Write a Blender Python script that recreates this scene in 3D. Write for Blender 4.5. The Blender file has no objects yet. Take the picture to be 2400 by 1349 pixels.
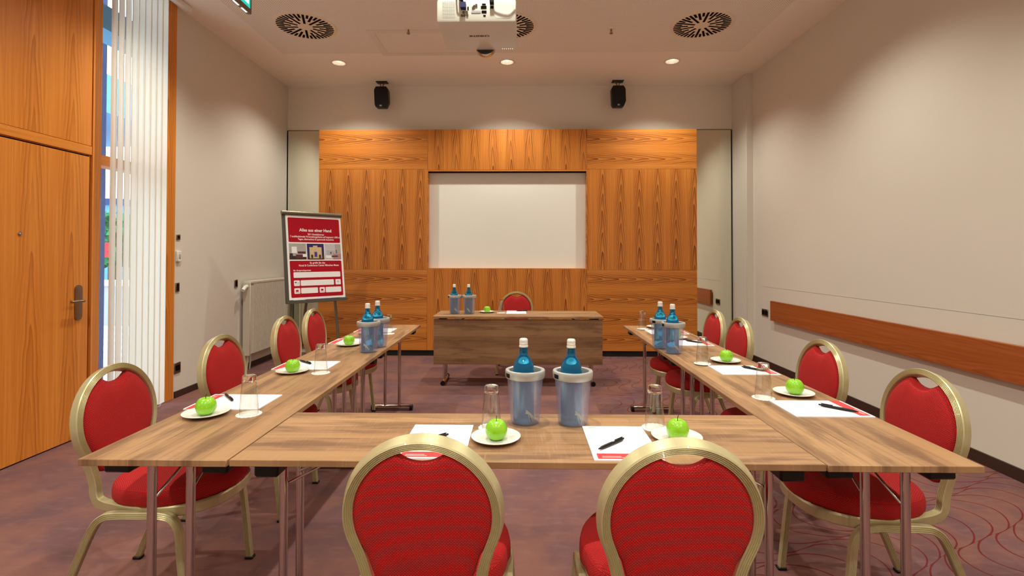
import bpy, bmesh, math, random
from mathutils import Vector, Matrix
random.seed(7)
PI = math.pi
sc = bpy.context.scene
C = sc.collection

# ------------------------------------------------------------------ camera
yaw, pitch, roll = 0.0163, 0.0140, 0.0014
Rz = Matrix.Rotation(yaw, 3, 'Z')
fw = Vector((0, math.cos(pitch), math.sin(pitch)))
up0 = Vector((0, -math.sin(pitch), math.cos(pitch)))
rt0 = Vector((1, 0, 0))
rt = Rz @ (math.cos(roll) * rt0 + math.sin(roll) * up0)
up = Rz @ (-math.sin(roll) * rt0 + math.cos(roll) * up0)
fw = Rz @ fw
cam = bpy.data.cameras.new('camera')
cam.sensor_width = 36
cam.lens = 1173.13 / 2400 * 36
cam.shift_y = (581.49 - 674.5) / 2400
cam.clip_start = 0.05
co = bpy.data.objects.new('camera', cam)
C.objects.link(co)
co.matrix_world = Matrix(((rt.x, up.x, -fw.x, 0), (rt.y, up.y, -fw.y, 0), (rt.z, up.z, -fw.z, 1.334), (0, 0, 0, 1)))
sc.camera = co

# ------------------------------------------------------------------ world, exposure, lamp settings
SKY_STRENGTH = 3.4
DOWNLIGHT_W = 138.0
LAMP_COLOR = (1.0, 0.985, 0.875)
w = bpy.data.worlds.new('sky'); sc.world = w; w.use_nodes = True
bg = w.node_tree.nodes['Background']
bg.inputs[0].default_value = (0.86, 0.94, 1.0, 1); bg.inputs[1].default_value = SKY_STRENGTH
sc.view_settings.view_transform = 'Standard'
sc.view_settings.look = 'None'
sc.view_settings.gamma = 1
sc.view_settings.use_curve_mapping = False
sc.view_settings.exposure = 0.0

# room measures
XL, XR, YB, YN, ZC = -3.22, 2.97, 6.85, -2.6, 3.66
TZ = 0.72
LAMPS = [(x, y) for y in (6.0, 3.9, 1.8, -0.3, -1.9) for x in (-2.2, -0.16, 1.82)]

# ------------------------------------------------------------------ mesh helpers
def finish(bm, name, mat, parent=None, smooth=True, angle=40, loc=None, rotz=None):
    bmesh.ops.recalc_face_normals(bm, faces=bm.faces)
    me = bpy.data.meshes.new(name); bm.to_mesh(me); bm.free()
    if smooth:
        for p in me.polygons: p.use_smooth = True
        try: me.set_sharp_from_angle(angle=math.radians(angle))
        except Exception: pass
    o = bpy.data.objects.new(name, me); C.objects.link(o)
    if mat:
        for m in (mat if isinstance(mat, (list, tuple)) else [mat]): me.materials.append(m)
    if parent: o.parent = parent
    if loc: o.location = loc
    if rotz is not None: o.rotation_euler.z = rotz
    return o

def box(bm, x0, x1, y0, y1, z0, z1, bev=0.0, seg=1):
    x0, x1 = min(x0, x1), max(x0, x1); y0, y1 = min(y0, y1), max(y0, y1); z0, z1 = min(z0, z1), max(z0, z1)
    vs = [bm.verts.new(v) for v in ((x0, y0, z0), (x1, y0, z0), (x1, y1, z0), (x0, y1, z0), (x0, y0, z1), (x1, y0, z1), (x1, y1, z1), (x0, y1, z1))]
    fs = [bm.faces.new([vs[i] for i in f]) for f in ((3, 2, 1, 0), (4, 5, 6, 7), (0, 1, 5, 4), (1, 2, 6, 5), (2, 3, 7, 6), (3, 0, 4, 7))]
    if bev > 0:
        es = list({e for f in fs for e in f.edges})
        bmesh.ops.bevel(bm, geom=es, offset=bev, segments=seg, profile=0.5, affect='EDGES')

def box_o(name, mat, parent, dims, bev=0.0, seg=1, **k):
    bm = bmesh.new(); box(bm, *dims, bev=bev, seg=seg)
    return finish(bm, name, mat, parent, **k)

def lathe(bm, prof, n=32, cx=0, cy=0, close=False, cz=0):
    rings = []
    for r, z in prof:
        if r < 1e-6: rings.append([bm.verts.new((cx, cy, z + cz))])
        else: rings.append([bm.verts.new((cx + r * math.cos(2 * PI * i / n), cy + r * math.sin(2 * PI * i / n), z + cz)) for i in range(n)])
    prs = list(zip(rings[:-1], rings[1:])) + ([(rings[-1], rings[0])] if close else [])
    for a, b in prs:
        for i in range(n):
            j = (i + 1) % n
            if len(a) == 1 and len(b) == 1: continue
            if len(a) == 1: bm.faces.new((a[0], b[i], b[j]))
            elif len(b) == 1: bm.faces.new((a[i], b[0], a[j]))
            else: bm.faces.new((a[i], a[j], b[j], b[i]))

def catmull(pts, n=6):
    P = [Vector(p) for p in pts]; out = []
    Q = [2 * P[0] - P[1]] + P + [2 * P[-1] - P[-2]]
    for i in range(1, len(Q) - 2):
        for k in range(n):
            t = k / n; a, b, c, d = Q[i - 1], Q[i], Q[i + 1], Q[i + 2]
            out.append(0.5 * (2 * b + (c - a) * t + (2 * a - 5 * b + 4 * c - d) * t * t + (3 * b - a - 3 * c + d) * t ** 3))
    out.append(P[-1]); return out

def sweep(bm, path, prof, normal=None, caps=True):
    """prof: list of (a, b): a along the carried normal, b along the binormal."""
    P = [Vector(p) for p in path]; n = len(P)
    T = []
    for i in range(n):
        d = (P[min(i + 1, n - 1)] - P[max(i - 1, 0)]); T.append(d.normalized())
    N = Vector(normal) if normal else T[0].orthogonal()
    N = (N - T[0] * N.dot(T[0])).normalized()
    rings = []
    for i in range(n):
        N = (N - T[i] * N.dot(T[i])).normalized()
        B = T[i].cross(N)
        rings.append([bm.verts.new(P[i] + N * a + B * b) for a, b in prof])
    m = len(prof)
    for a, b in zip(rings[:-1], rings[1:]):
        for i in range(m):
            j = (i + 1) % m
            bm.faces.new((a[i], a[j], b[j], b[i]))
    if caps:
        bm.faces.new(rings[0]); bm.faces.new(list(reversed(rings[-1])))

def circ(r, n=10): return [(r * math.cos(2 * PI * i / n), r * math.sin(2 * PI * i / n)) for i in range(n)]

def tube_o(name, mat, parent, path, r, n=10, **k):
    bm = bmesh.new(); sweep(bm, path, circ(r, n)); return finish(bm, name, mat, parent, **k)

def prism(bm, pts, z0, z1, axis='z'):
    """closed outline extruded between two planes"""
    def mk(p, q):
        return {'z': (p[0], p[1], q), 'y': (p[0], q, p[1]), 'x': (q, p[0], p[1])}[axis]
    a = [bm.verts.new(mk(p, z0)) for p in pts]; b = [bm.verts.new(mk(p, z1)) for p in pts]
    bm.faces.new(list(reversed(a))); bm.faces.new(b)
    for i in range(len(pts)):
        j = (i + 1) % len(pts); bm.faces.new((a[i], a[j], b[j], b[i]))

def rrect(x0, x1, y0, y1, r, n=5):
    out = []
    for cx, cy, a0 in ((x1 - r, y1 - r, 0), (x0 + r, y1 - r, PI / 2), (x0 + r, y0 + r, PI), (x1 - r, y0 + r, 1.5 * PI)):
        for i in range(n + 1):
            a = a0 + PI / 2 * i / n; out.append((cx + r * math.cos(a), cy + r * math.sin(a)))
    return out

def tag(o, label, cat, group=None):
    o['label'] = label; o['category'] = cat
    if group: o['group'] = group
    return o

def thing(name, label, cat, loc=(0, 0, 0), rotz=0, group=None):
    o = bpy.data.objects.new(name, None); C.objects.link(o)
    o.empty_display_size = 0.1
    o.location = loc; o.rotation_euler = (0, 0, rotz)
    return tag(o, label, cat, group)

def struct(o, label=None):
    o['kind'] = 'structure'
    if label: o['label'] = label
    return o

KIDS = {}
def copy_tree(o, parent=None):
    c = o.copy(); C.objects.link(c); c.parent = parent
    for ch in o.children: copy_tree(ch, c)
    return c

def dup(root, loc, rotz, label, group=None):
    c = copy_tree(root); c.location = loc; c.rotation_euler = (0, 0, rotz); c['label'] = label
    if group: c['group'] = group
    return c

# ------------------------------------------------------------------ material helpers
def S(v):  # sRGB 0-255 -> linear
    return tuple((c / 255 / 12.92 if c / 255 <= 0.04045 else ((c / 255 + 0.055) / 1.055) ** 2.4) for c in v) + (1,)

class NT:
    def __init__(self, name):
        self.m = bpy.data.materials.new(name); self.m.use_nodes = True
        self.t = self.m.node_tree; self.n = self.t.nodes; self.l = self.t.links
        self.b = self.n['Principled BSDF']; self.out = self.n['Material Output']
    def put(self, sock, v):
        if isinstance(v, bpy.types.NodeSocket): self.l.new(v, sock)
        elif v is not None: sock.default_value = v
    def math(self, op, a, b=None, c=None, clamp=False):
        n = self.n.new('ShaderNodeMath'); n.operation = op; n.use_clamp = clamp
        for i, v in enumerate((a, b, c)): self.put(n.inputs[i], v) if v is not None else None
        return n.outputs[0]
    def coord(self, kind='Object'):
        return self.n.new('ShaderNodeTexCoord').outputs[kind]
    def sep(self, v):
        n = self.n.new('ShaderNodeSeparateXYZ'); self.l.new(v, n.inputs[0]); return n.outputs
    def comb(self, x, y, z=0.0):
        n = self.n.new('ShaderNodeCombineXYZ')
        for i, v in enumerate((x, y, z)): self.put(n.inputs[i], v)
        return n.outputs[0]
    def scale(self, v, s):
        n = self.n.new('ShaderNodeVectorMath'); n.operation = 'MULTIPLY'
        self.l.new(v, n.inputs[0]); n.inputs[1].default_value = s; return n.outputs[0]
    def noise(self, v, scale=5.0, detail=2.0, rough=0.5, dist=0.0):
        n = self.n.new('ShaderNodeTexNoise'); self.l.new(v, n.inputs['Vector'])
        n.inputs['Scale'].default_value = scale; n.inputs['Detail'].default_value = detail
        n.inputs['Roughness'].default_value = rough; n.inputs['Distortion'].default_value = dist
        return n.outputs[0]
    def white(self, v):
        n = self.n.new('ShaderNodeTexWhiteNoise'); n.noise_dimensions = '1D'; self.l.new(v, n.inputs['W']); return n.outputs[0]
    def ramp(self, f, stops):
        n = self.n.new('ShaderNodeValToRGB'); self.l.new(f, n.inputs[0]); e = n.color_ramp.elements
        e[0].position, e[0].color = stops[0]; e[1].position, e[1].color = stops[-1]
        for p, c in stops[1:-1]:
            x = e.new(p); x.color = c
        return n.outputs[0]
    def mix(self, f, a, b, blend='MIX'):
        n = self.n.new('ShaderNodeMix'); n.data_type = 'RGBA'; n.blend_type = blend
        self.put(n.inputs[0], f); self.put(n.inputs[6], a); self.put(n.inputs[7], b); return n.outputs[2]
    def smooth(self, v, lo, hi):
        n = self.n.new('ShaderNodeMapRange'); n.interpolation_type = 'SMOOTHSTEP'
        self.put(n.inputs[0], v); n.inputs[1].default_value = lo; n.inputs[2].default_value = hi; return n.outputs[0]
    def bump(self, h, strength=0.3, dist=0.002):
        n = self.n.new('ShaderNodeBump'); self.l.new(h, n.inputs['Height'])
        n.inputs['Strength'].default_value = strength; n.inputs['Distance'].default_value = dist
        self.l.new(n.outputs[0], self.b.inputs['Normal'])
    def col(self, v): self.put(self.b.inputs['Base Color'], v)
    def set(self, **k):
        for a, v in k.items(): self.put(self.b.inputs[a.replace('_', ' ').title() if a != 'ior' else 'IOR'], v)

def plain(name, rgb, rough=0.5, metal=0.0, var=0.06, scale=12.0, spec=0.5, coat=0.0):
    t = NT(name); c = S(rgb)
    f = t.noise(t.coord(), scale, 3.0)
    lo = tuple(x * (1 - var) for x in c[:3]) + (1,); hi = tuple(min(1, x * (1 + var)) for x in c[:3]) + (1,)
    t.col(t.mix(f, lo, hi))
    t.set(roughness=rough, metallic=metal)
    t.b.inputs['Specular IOR Level'].default_value = spec
    t.b.inputs['Coat Weight'].default_value = coat
    return t.m

def emis(name, rgb, strength):
    t = NT(name); c = S(rgb)
    t.col(c); t.b.inputs['Emission Color'].default_value = c; t.b.inputs['Emission Strength'].default_value = strength
    return t.m

def wood(name, u, v, leaf, light, mid, dark, rough=0.38, cath=1.0, arch=0.085, freq=46.0, drift=0.22, gloss=0.4, u0=0.0):
    """veneer: cathedral figure down the middle of each leaf, straight grain between. u across, v along the grain (axis indices)"""
    t = NT(name); xyz = t.sep(t.coord())
    U, V = xyz[u], xyz[v]; O3 = xyz[3 - u - v] if u != v else 0.0
    lf = t.math('DIVIDE', t.math('SUBTRACT', U, u0), leaf); cell = t.math('FLOOR', lf)
    ul = t.math('MULTIPLY', t.math('SUBTRACT', t.math('FRACT', lf), 0.5), leaf)
    rnd = t.white(t.math('ADD', cell, 3.3))
    vv = t.math('ADD', V, t.math('MULTIPLY', rnd, drift))
    wob = t.math('MULTIPLY', t.math('SUBTRACT', t.noise(t.comb(t.math('MULTIPLY', ul, 5.0), t.math('MULTIPLY', vv, 1.6), 0.0), 1.4, 1.0), 0.5), 0.035)
    uu = t.math('ADD', ul, wob)
    r = t.math('SQRT', t.math('ADD', t.math('MULTIPLY', uu, uu), 0.00025))
    wob2 = t.math('MULTIPLY', t.math('SUBTRACT', t.noise(t.comb(t.math('MULTIPLY', ul, 9.0), t.math('MULTIPLY', vv, 2.5), 4.0), 2.0, 2.0), 0.5), 0.016)
    ring = t.math('MULTIPLY', t.math('ADD', t.math('ADD', r, wob2), t.math('MULTIPLY', vv, arch)), freq)
    idx = t.white(t.math('FLOOR', ring))
    fr = t.math('FRACT', ring)
    line = t.math('MULTIPLY', t.math('POWER', fr, 1.6), t.smooth(fr, 1.0, 0.9))
    mask = t.math('SUBTRACT', 1.0, t.smooth(t.math('ABSOLUTE', uu), leaf * 0.16, leaf * 0.36))
    fig = t.math('MULTIPLY', t.math('MULTIPLY', line, t.math('ADD', t.math('MULTIPLY', idx, 0.7), 0.4)), t.math('ADD', t.math('MULTIPLY', mask, 0.88), 0.12))
    strand = t.noise(t.comb(t.math('MULTIPLY', U, 70.0), t.math('MULTIPLY', V, 1.1), t.math('MULTIPLY', cell, 2.7)), 1.0, 4.0, 0.62)
    broad = t.noise(t.comb(t.math('MULTIPLY', U, 9.0), t.math('MULTIPLY', V, 0.5), 1.0), 1.0, 2.0)
    base = t.mix(t.smooth(strand, 0.3, 0.75), light, mid)
    base = t.mix(t.math('MULTIPLY', t.smooth(broad, 0.35, 0.75), 0.45), base, mid)
    col = t.mix(t.math('MULTIPLY', fig, cath, clamp=True), base, dark)
    t.col(col); t.set(roughness=rough)
    t.b.inputs['Specular IOR Level'].default_value = gloss
    t.bump(strand, 0.08, 0.001)
    return t.m

def laminate(name, u, v, shade=0.0):
    """brown oak laminate in planks along v with cross saw marks"""
    t = NT(name); xyz = t.sep(t.coord()); U, V = xyz[u], xyz[v]
    pl = t.math('DIVIDE', U, 0.112); cell = t.math('FLOOR', t.math('ADD', pl, 0.37))
    tone = t.white(t.math('MULTIPLY', cell, 7.13))
    strand = t.noise(t.comb(t.math('MULTIPLY', U, 90.0), t.math('MULTIPLY', V, 2.0), tone), 1.0, 4.0, 0.6)
    cloud = t.noise(t.comb(t.math('MULTIPLY', U, 14.0), t.math('MULTIPLY', V, 2.2), tone), 1.0, 3.0, 0.6)
    saw = t.noise(t.comb(t.math('MULTIPLY', U, 10.0), t.math('MULTIPLY', V, 170.0), tone), 1.0, 2.0)
    base = t.mix(tone, S((178, 138, 96)), S((152, 114, 78)))
    base = t.mix(t.math('MULTIPLY', t.smooth(strand, 0.45, 0.8), 0.7), base, S((100, 72, 50)))
    base = t.mix(t.math('MULTIPLY', t.smooth(cloud, 0.47, 0.68), 0.75), base, S((106, 76, 54)))
    base = t.mix(t.math('MULTIPLY', t.smooth(saw, 0.5, 0.85), 0.28), base, S((190, 160, 128)))
    base = t.mix(shade, base, S((84, 50, 34)))  # painted shade: mixes the oak towards dark brown
    t.col(base); t.set(roughness=0.42)
    t.b.inputs['Specular IOR Level'].default_value = 0.35
    t.bump(saw, 0.05, 0.0006)
    return t.m

def fabric(name):
    t = NT(name); xyz = t.sep(t.coord())
    # woven bricks 4.4 x 3 mm in the plane facing the sitter
    nn = t.sep(t.coord('Normal'))
    top = t.math('GREATER_THAN', t.math('ABSOLUTE', nn[2]), 0.55); side = t.math('GREATER_THAN', t.math('ABSOLUTE', nn[0]), 0.72)
    rc = t.math('ADD', t.math('MULTIPLY', xyz[1], top), t.math('MULTIPLY', xyz[2], t.math('SUBTRACT', 1.0, top)))
    cc = t.math('ADD', t.math('MULTIPLY', xyz[1], side), t.math('MULTIPLY', xyz[0], t.math('SUBTRACT', 1.0, side)))
    row = t.math('DIVIDE', rc, 0.0038)
    rid = t.math('FLOOR', row)
    colx = t.math('ADD', t.math('DIVIDE', cc, 0.0075), t.math('MULTIPLY', rid, 0.5))
    a = t.math('SINE', t.math('MULTIPLY', row, PI)); a = t.math('ABSOLUTE', a)
    b = t.math('ABSOLUTE', t.math('SINE', t.math('MULTIPLY', colx, PI)))
    h = t.math('MULTIPLY', t.math('POWER', a, 0.7), t.math('POWER', b, 0.5))
    n = t.noise(t.coord(), 14.0, 3.0)
    fib = t.noise(t.scale(t.coord(), (300.0, 300.0, 700.0)), 1.0, 2.0)
    c = t.mix(t.smooth(h, 0.25, 0.95), S((112, 1, 3)), S((224, 14, 12)))
    c = t.mix(t.math('MULTIPLY', n, 0.35), c, S((150, 4, 10)))
    c = t.mix(t.math('MULTIPLY', t.smooth(fib, 0.62, 0.85), 0.5), c, S((240, 92, 78)))
    t.col(c); t.set(roughness=0.85)
    t.b.inputs['Sheen Weight'].default_value = 0.06
    t.b.inputs['Sheen Tint'].default_value = S((255, 120, 110))
    t.bump(h, 0.5, 0.0015)
    return t.m

def carpet():
    t = NT('carpet'); cv = t.coord(); xyz = t.sep(cv)
    n1 = t.noise(cv, 2.6, 4.0, 0.6, 0.4); n2 = t.noise(cv, 420.0, 2.0); n3 = t.noise(t.scale(cv, (3.0, 9.0, 1.0)), 3.0, 3.0)
    c = t.mix(t.smooth(n1, 0.32, 0.7), S((144, 99, 87)), S((114, 83, 86)))
    c = t.mix(t.math('MULTIPLY', t.smooth(n3, 0.5, 0.75), 0.35), c, S((152, 116, 104)))
    c = t.mix(t.math('MULTIPLY', n2, 0.5), c, S((72, 52, 52)))
    # nested red arcs woven into the right-hand strip
    wx = t.math('MULTIPLY', t.math('SUBTRACT', t.noise(cv, 1.7, 1.0), 0.5), 0.16)
    wy = t.math('MULTIPLY', t.math('SUBTRACT', t.noise(t.scale(cv, (1.0, 1.0, 1.0)), 2.3, 1.0), 0.5), 0.10)
    X = t.math('ADD', xyz[0], wx); Y = t.math('ADD', xyz[1], wy)
    ca, sa = math.cos(0.46), math.sin(0.46)
    SS = t.math('ADD', t.math('MULTIPLY', X, ca), t.math('MULTIPLY', Y, sa)); NN = t.math('SUBTRACT', t.math('MULTIPLY', Y, ca), t.math('MULTIPLY', X, sa))
    band = t.math('DIVIDE', NN, 0.30)
    tt = t.math('MULTIPLY', t.math('SUBTRACT', t.math('FRACT', band), 0.5), 2.0)
    root = t.math('SQRT', t.math('MAXIMUM', t.math('SUBTRACT', 1.0, t.math('MULTIPLY', tt, tt)), 0.004))
    sgn = t.math('SUBTRACT', 1.0, t.math('MULTIPLY', t.math('FLOORED_MODULO', t.math('FLOOR', band), 2.0), 2.0))
    A_, D_ = 0.21, 0.15
    ph = t.math('DIVIDE', t.math('SUBTRACT', SS, t.math('MULTIPLY', t.math('MULTIPLY', root, sgn), A_)), D_)
    d = t.math('MULTIPLY', t.math('ABSOLUTE', t.math('SUBTRACT', t.math('FRACT', ph), 0.5)), D_)
    slope = t.math('MULTIPLY', t.math('DIVIDE', t.math('ABSOLUTE', tt), root), A_ / 0.15)
    wid = t.math('MULTIPLY', t.math('SQRT', t.math('ADD', 1.0, t.math('MULTIPLY', slope, slope))), 0.0036)
    ln = t.math('LESS_THAN', d, wid)
    m = t.smooth(t.math('ADD', xyz[0], t.math('MULTIPLY', n1, 0.5)), 0.85, 1.25)
    c = t.mix(t.math('MULTIPLY', t.math('MULTIPLY', ln, m), 0.78), c, S((104, 14, 18)))
    t.col(c); t.set(roughness=0.95)
    t.b.inputs['Specular IOR Level'].default_value = 0.1
    t.bump(n2, 0.4, 0.004)
    return t.m

def ceiling_mat():
    t = NT('ceiling_plaster'); xyz = t.sep(t.coord())
    p = 0.022
    a = t.math('MULTIPLY', t.math('ADD', xyz[0], xyz[1]), 1 / p); b = t.math('MULTIPLY', t.math('SUBTRACT', xyz[0], xyz[1]), 1 / p)
    fa = t.math('SUBTRACT', t.math('FRACT', a), 0.5); fb = t.math('SUBTRACT', t.math('FRACT', b), 0.5)
    d = t.math('SQRT', t.math('ADD', t.math('MULTIPLY', fa, fa), t.math('MULTIPLY', fb, fb)))
    hole = t.math('LESS_THAN', d, 0.24)
    inx = t.math('MULTIPLY', t.math('GREATER_THAN', xyz[0], -2.75), t.math('LESS_THAN', xyz[0], 2.5))
    reg = t.math('MULTIPLY', inx, t.math('LESS_THAN', xyz[1], 5.72))
    n = t.noise(t.coord(), 1.3, 3.0)
    c = t.mix(n, S((246, 238, 226)), S((250, 243, 233)))
    t.col(t.mix(t.math('MULTIPLY', t.math('MULTIPLY', hole, reg), 0.6), c, S((96, 78, 62))))
    t.set(roughness=0.9); return t.m

def wall_mat(name, a, b):
    t = NT(name); n = t.noise(t.coord(), 0.9, 3.0); n2 = t.noise(t.coord(), 90.0, 2.0)
    t.col(t.mix(n, S(a), S(b))); t.set(roughness=0.85); t.bump(n2, 0.06, 0.001)
    t.b.inputs['Specular IOR Level'].default_value = 0.25
    return t.m

def glass_mat(name, rgb, ior=1.45, rough=0.0):
    t = NT(name); t.col(t.mix(t.noise(t.coord(), 3.0), S(rgb), S(rgb)))
    t.set(roughness=rough); t.b.inputs['IOR'].default_value = ior; t.b.inputs['Transmission Weight'].default_value = 1.0
    return t.m

def see_through(name, tint, trans_w, diff, transl, gloss_rough=0.2, gloss=0.1):
    """thin clear or frosted sheet: see-through share, the rest scattered"""
    t = NT(name)
    tr = t.n.new('ShaderNodeBsdfTransparent'); tr.inputs[0].default_value = tint
    tl = t.n.new('ShaderNodeBsdfTranslucent'); tl.inputs[0].default_value = transl
    df = t.n.new('ShaderNodeBsdfDiffuse'); t.l.new(t.mix(t.noise(t.coord(), 8.0), diff, diff), df.inputs[0])
    gl = t.n.new('ShaderNodeBsdfGlossy'); gl.inputs['Roughness'].default_value = gloss_rough
    m1 = t.n.new('ShaderNodeMixShader'); m1.inputs[0].default_value = 0.5
    t.l.new(tl.outputs[0], m1.inputs[1]); t.l.new(df.outputs[0], m1.inputs[2])
    m2 = t.n.new('ShaderNodeMixShader'); m2.inputs[0].default_value = trans_w
    t.l.new(m1.outputs[0], m2.inputs[1]); t.l.new(tr.outputs[0], m2.inputs[2])
    m3 = t.n.new('ShaderNodeMixShader'); m3.inputs[0].default_value = gloss
    t.l.new(m2.outputs[0], m3.inputs[1]); t.l.new(gl.outputs[0], m3.inputs[2])
    t.l.new(m3.outputs[0], t.out.inputs[0]); return t.m

def thin_glass():
    t = NT('thin_tumbler_glass')
    tr = t.n.new('ShaderNodeBsdfTransparent'); t.l.new(t.mix(t.noise(t.coord(), 4.0), (.95, .955, .95, 1), (.97, .97, .965, 1)), tr.inputs[0])
    gl = t.n.new('ShaderNodeBsdfGlossy'); gl.inputs['Roughness'].default_value = 0.02
    lw = t.n.new('ShaderNodeLayerWeight'); lw.inputs[0].default_value = 0.5
    fr = t.math('ADD', t.math('MULTIPLY', t.math('POWER', lw.outputs['Facing'], 4.0), 0.8), 0.045)
    m = t.n.new('ShaderNodeMixShader'); t.l.new(fr, m.inputs[0]); t.l.new(tr.outputs[0], m.inputs[1]); t.l.new(gl.outputs[0], m.inputs[2])
    t.l.new(m.outputs[0], t.out.inputs[0]); return t.m

def bottle_mat():
    t = NT('blue_bottle_glass')
    t.col(t.mix(t.noise(t.coord(), 5.0), S((60, 188, 238)), S((80, 200, 242))))
    t.set(roughness=0.0); t.b.inputs['IOR'].default_value = 1.34; t.b.inputs['Transmission Weight'].default_value = 1.0
    tl = t.n.new('ShaderNodeBsdfTranslucent'); tl.inputs[0].default_value = S((20, 170, 220))
    df = t.n.new('ShaderNodeBsdfDiffuse'); df.inputs[0].default_value = S((0, 110, 165))
    m1 = t.n.new('ShaderNodeMixShader'); m1.inputs[0].default_value = 0.45
    t.l.new(tl.outputs[0], m1.inputs[1]); t.l.new(df.outputs[0], m1.inputs[2])
    m2 = t.n.new('ShaderNodeMixShader'); m2.inputs[0].default_value = 0.18
    t.l.new(t.b.outputs[0], m2.inputs[1]); t.l.new(m1.outputs[0], m2.inputs[2]); t.l.new(m2.outputs[0], t.out.inputs[0])
    return t.m

def vane_mat():
    t = NT('blind_fabric')
    tl = t.n.new('ShaderNodeBsdfTranslucent'); tl.inputs[0].default_value = S((238, 236, 226))
    df = t.n.new('ShaderNodeBsdfDiffuse'); n = t.noise(t.scale(t.coord(), (60.0, 60.0, 4.0)), 3.0)
    t.l.new(t.mix(n, S((228, 214, 190)), S((236, 224, 204))), df.inputs[0])
    m1 = t.n.new('ShaderNodeMixShader'); m1.inputs[0].default_value = 0.5
    t.l.new(tl.outputs[0], m1.inputs[1]); t.l.new(df.outputs[0], m1.inputs[2]); t.l.new(m1.outputs[0], t.out.inputs[0])
    return t.m

def mirror_mat():
    t = NT('mirror'); t.col(t.mix(t.noise(t.coord(), 2.0), S((238, 240, 224)), S((240, 242, 228))))
    t.set(metallic=1.0, roughness=0.0); return t.m

def apple_mat():
    t = NT('apple_skin'); cv = t.coord()
    n = t.noise(cv, 30.0, 3.0); v = t.noise(cv, 240.0, 1.0)
    c = t.mix(n, S((112, 186, 14)), S((156, 214, 40)))
    c = t.mix(t.math('MULTIPLY', t.smooth(v, 0.68, 0.74), 0.6), c, S((206, 232, 120)))
    t.col(c); t.set(roughness=0.25); t.b.inputs['Coat Weight'].default_value = 0.3
    t.b.inputs['Subsurface Weight'].default_value = 0.0
    return t.m

def gold():
    t = NT('champagne_metal'); n = t.noise(t.coord(), 40.0, 2.0)
    t.col(t.mix(n, S((190, 178, 132)), S((202, 192, 150)))); t.set(metallic=0.45, roughness=0.36)
    t.b.inputs['Coat Weight'].default_value = 0.15; return t.m

M = {}
M['wall'] = wall_mat('wall_paint', (218, 211, 198), (224, 217, 205))
M['wall2'] = wall_mat('wall_paint_back', (230, 221, 207), (234, 226, 213))
M['ceil'] = ceiling_mat()
M['carpet'] = carpet()
WL, WM, WD = S((214, 138, 58)), S((192, 110, 38)), S((108, 48, 10))
M['wood_v'] = wood('veneer_upright', 0, 2, 0.2417, WL, WM, WD, cath=1.15)
M['wood_h'] = wood('veneer_lying', 2, 0, 0.265, WL, WM, WD, arch=0.10, cath=1.15, drift=0.3, u0=2.478)
M['door'] = wood('door_veneer', 1, 2, 0.29, S((228, 148, 62)), S((210, 124, 44)), S((156, 80, 22)), cath=0.7, arch=0.05, freq=42)
M['doorh'] = wood('door_trim_veneer', 2, 1, 0.3, S((228, 148, 62)), S((210, 124, 44)), S((156, 80, 22)), cath=0.3)
M['rail'] = wood('rail_veneer', 2, 1, 0.24, S((178, 98, 46)), S((154, 78, 32)), S((110, 50, 18)), cath=0.5)
M['lam_x'] = laminate('laminate_along_x', 1, 0)
M['lam_y'] = laminate('laminate_along_y', 0, 1)
M['lam_shaded'] = laminate('laminate_shaded', 2, 0, 0.45)  # same oak for the modesty panel, upright-face shade painted into its colour
M['edge'] = plain('table_edge_band', (176, 132, 88), 0.45, var=0.12, scale=30)
M['fabric'] = fabric('red_upholstery')
M['gold'] = gold()
M['chrome'] = plain('chrome', (205, 200, 196), 0.09, 1.0, var=0.02)
M['steel'] = plain('brushed_steel', (150, 138, 122), 0.3, 1.0)
M['silver'] = plain('satin_silver', (184, 184, 178), 0.38, 0.4)
M['black'] = plain('black_plastic', (9, 8, 8), 0.4, spec=0.35)
M['dark'] = plain('dark_slot', (18, 9, 6), 0.9, spec=0.1)
M['plinth'] = plain('black_plinth', (10, 8, 8), 0.6)
M['base'] = plain('dark_baseboard', (58, 36, 28), 0.5)
M['screen'] = wall_mat('projection_screen', (238, 236, 226), (242, 240, 230))
M['mirror'] = mirror_mat()
M['porcelain'] = plain('white_porcelain', (236, 234, 226), 0.15, var=0.01, coat=0.4)
M['paper'] = plain('white_paper', (240, 238, 238), 0.7, var=0.01)
M['coaster'] = plain('paper_coaster', (240, 236, 228), 0.85, var=0.02, scale=60)
M['redprint'] = plain('red_print', (206, 52, 52), 0.6, var=0.03)
M['greyprint'] = plain('grey_print', (176, 176, 180), 0.7)
M['pinkprint'] = plain('pale_print', (240, 190, 184), 0.7)
M['apple'] = apple_mat()
M['stem'] = plain('apple_stem', (74, 52, 20), 0.8)
M['glass'] = glass_mat('clear_glass', (250, 250, 250), 1.45)
M['thinglass'] = thin_glass()
M['pane'] = see_through('window_glass', (0.94, 0.97, 0.98, 1), 0.995, (.8, .8, .8, 1), (.8, .8, .8, 1), 0.0, 0.03)
M['acrylic'] = see_through('frosted_acrylic', (0.95, 0.95, 1.0, 1), 0.89, S((222, 218, 226)), S((214, 212, 232)), 0.25, 0.08)
M['bluebottle'] = bottle_mat()
M['cap'] = plain('white_cap', (226, 224, 216), 0.35, 0.2)
M['white'] = plain('white_plastic', (232, 230, 222), 0.4, var=0.02)
M['radiator'] = plain('radiator_enamel', (214, 206, 190), 0.35, var=0.02)
M['vent'] = plain('vent_enamel', (238, 224, 202), 0.5, var=0.03)
M['vane'] = vane_mat()
M['bulb'] = emis('lamp_bulb', (255, 240, 220), 9.0)
M['reflector'] = plain('lamp_reflector', (232, 228, 220), 0.2, 0.5, var=0.12, scale=60)
M['green'] = emis('exit_sign_green', (20, 190, 170), 1.1)
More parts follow.
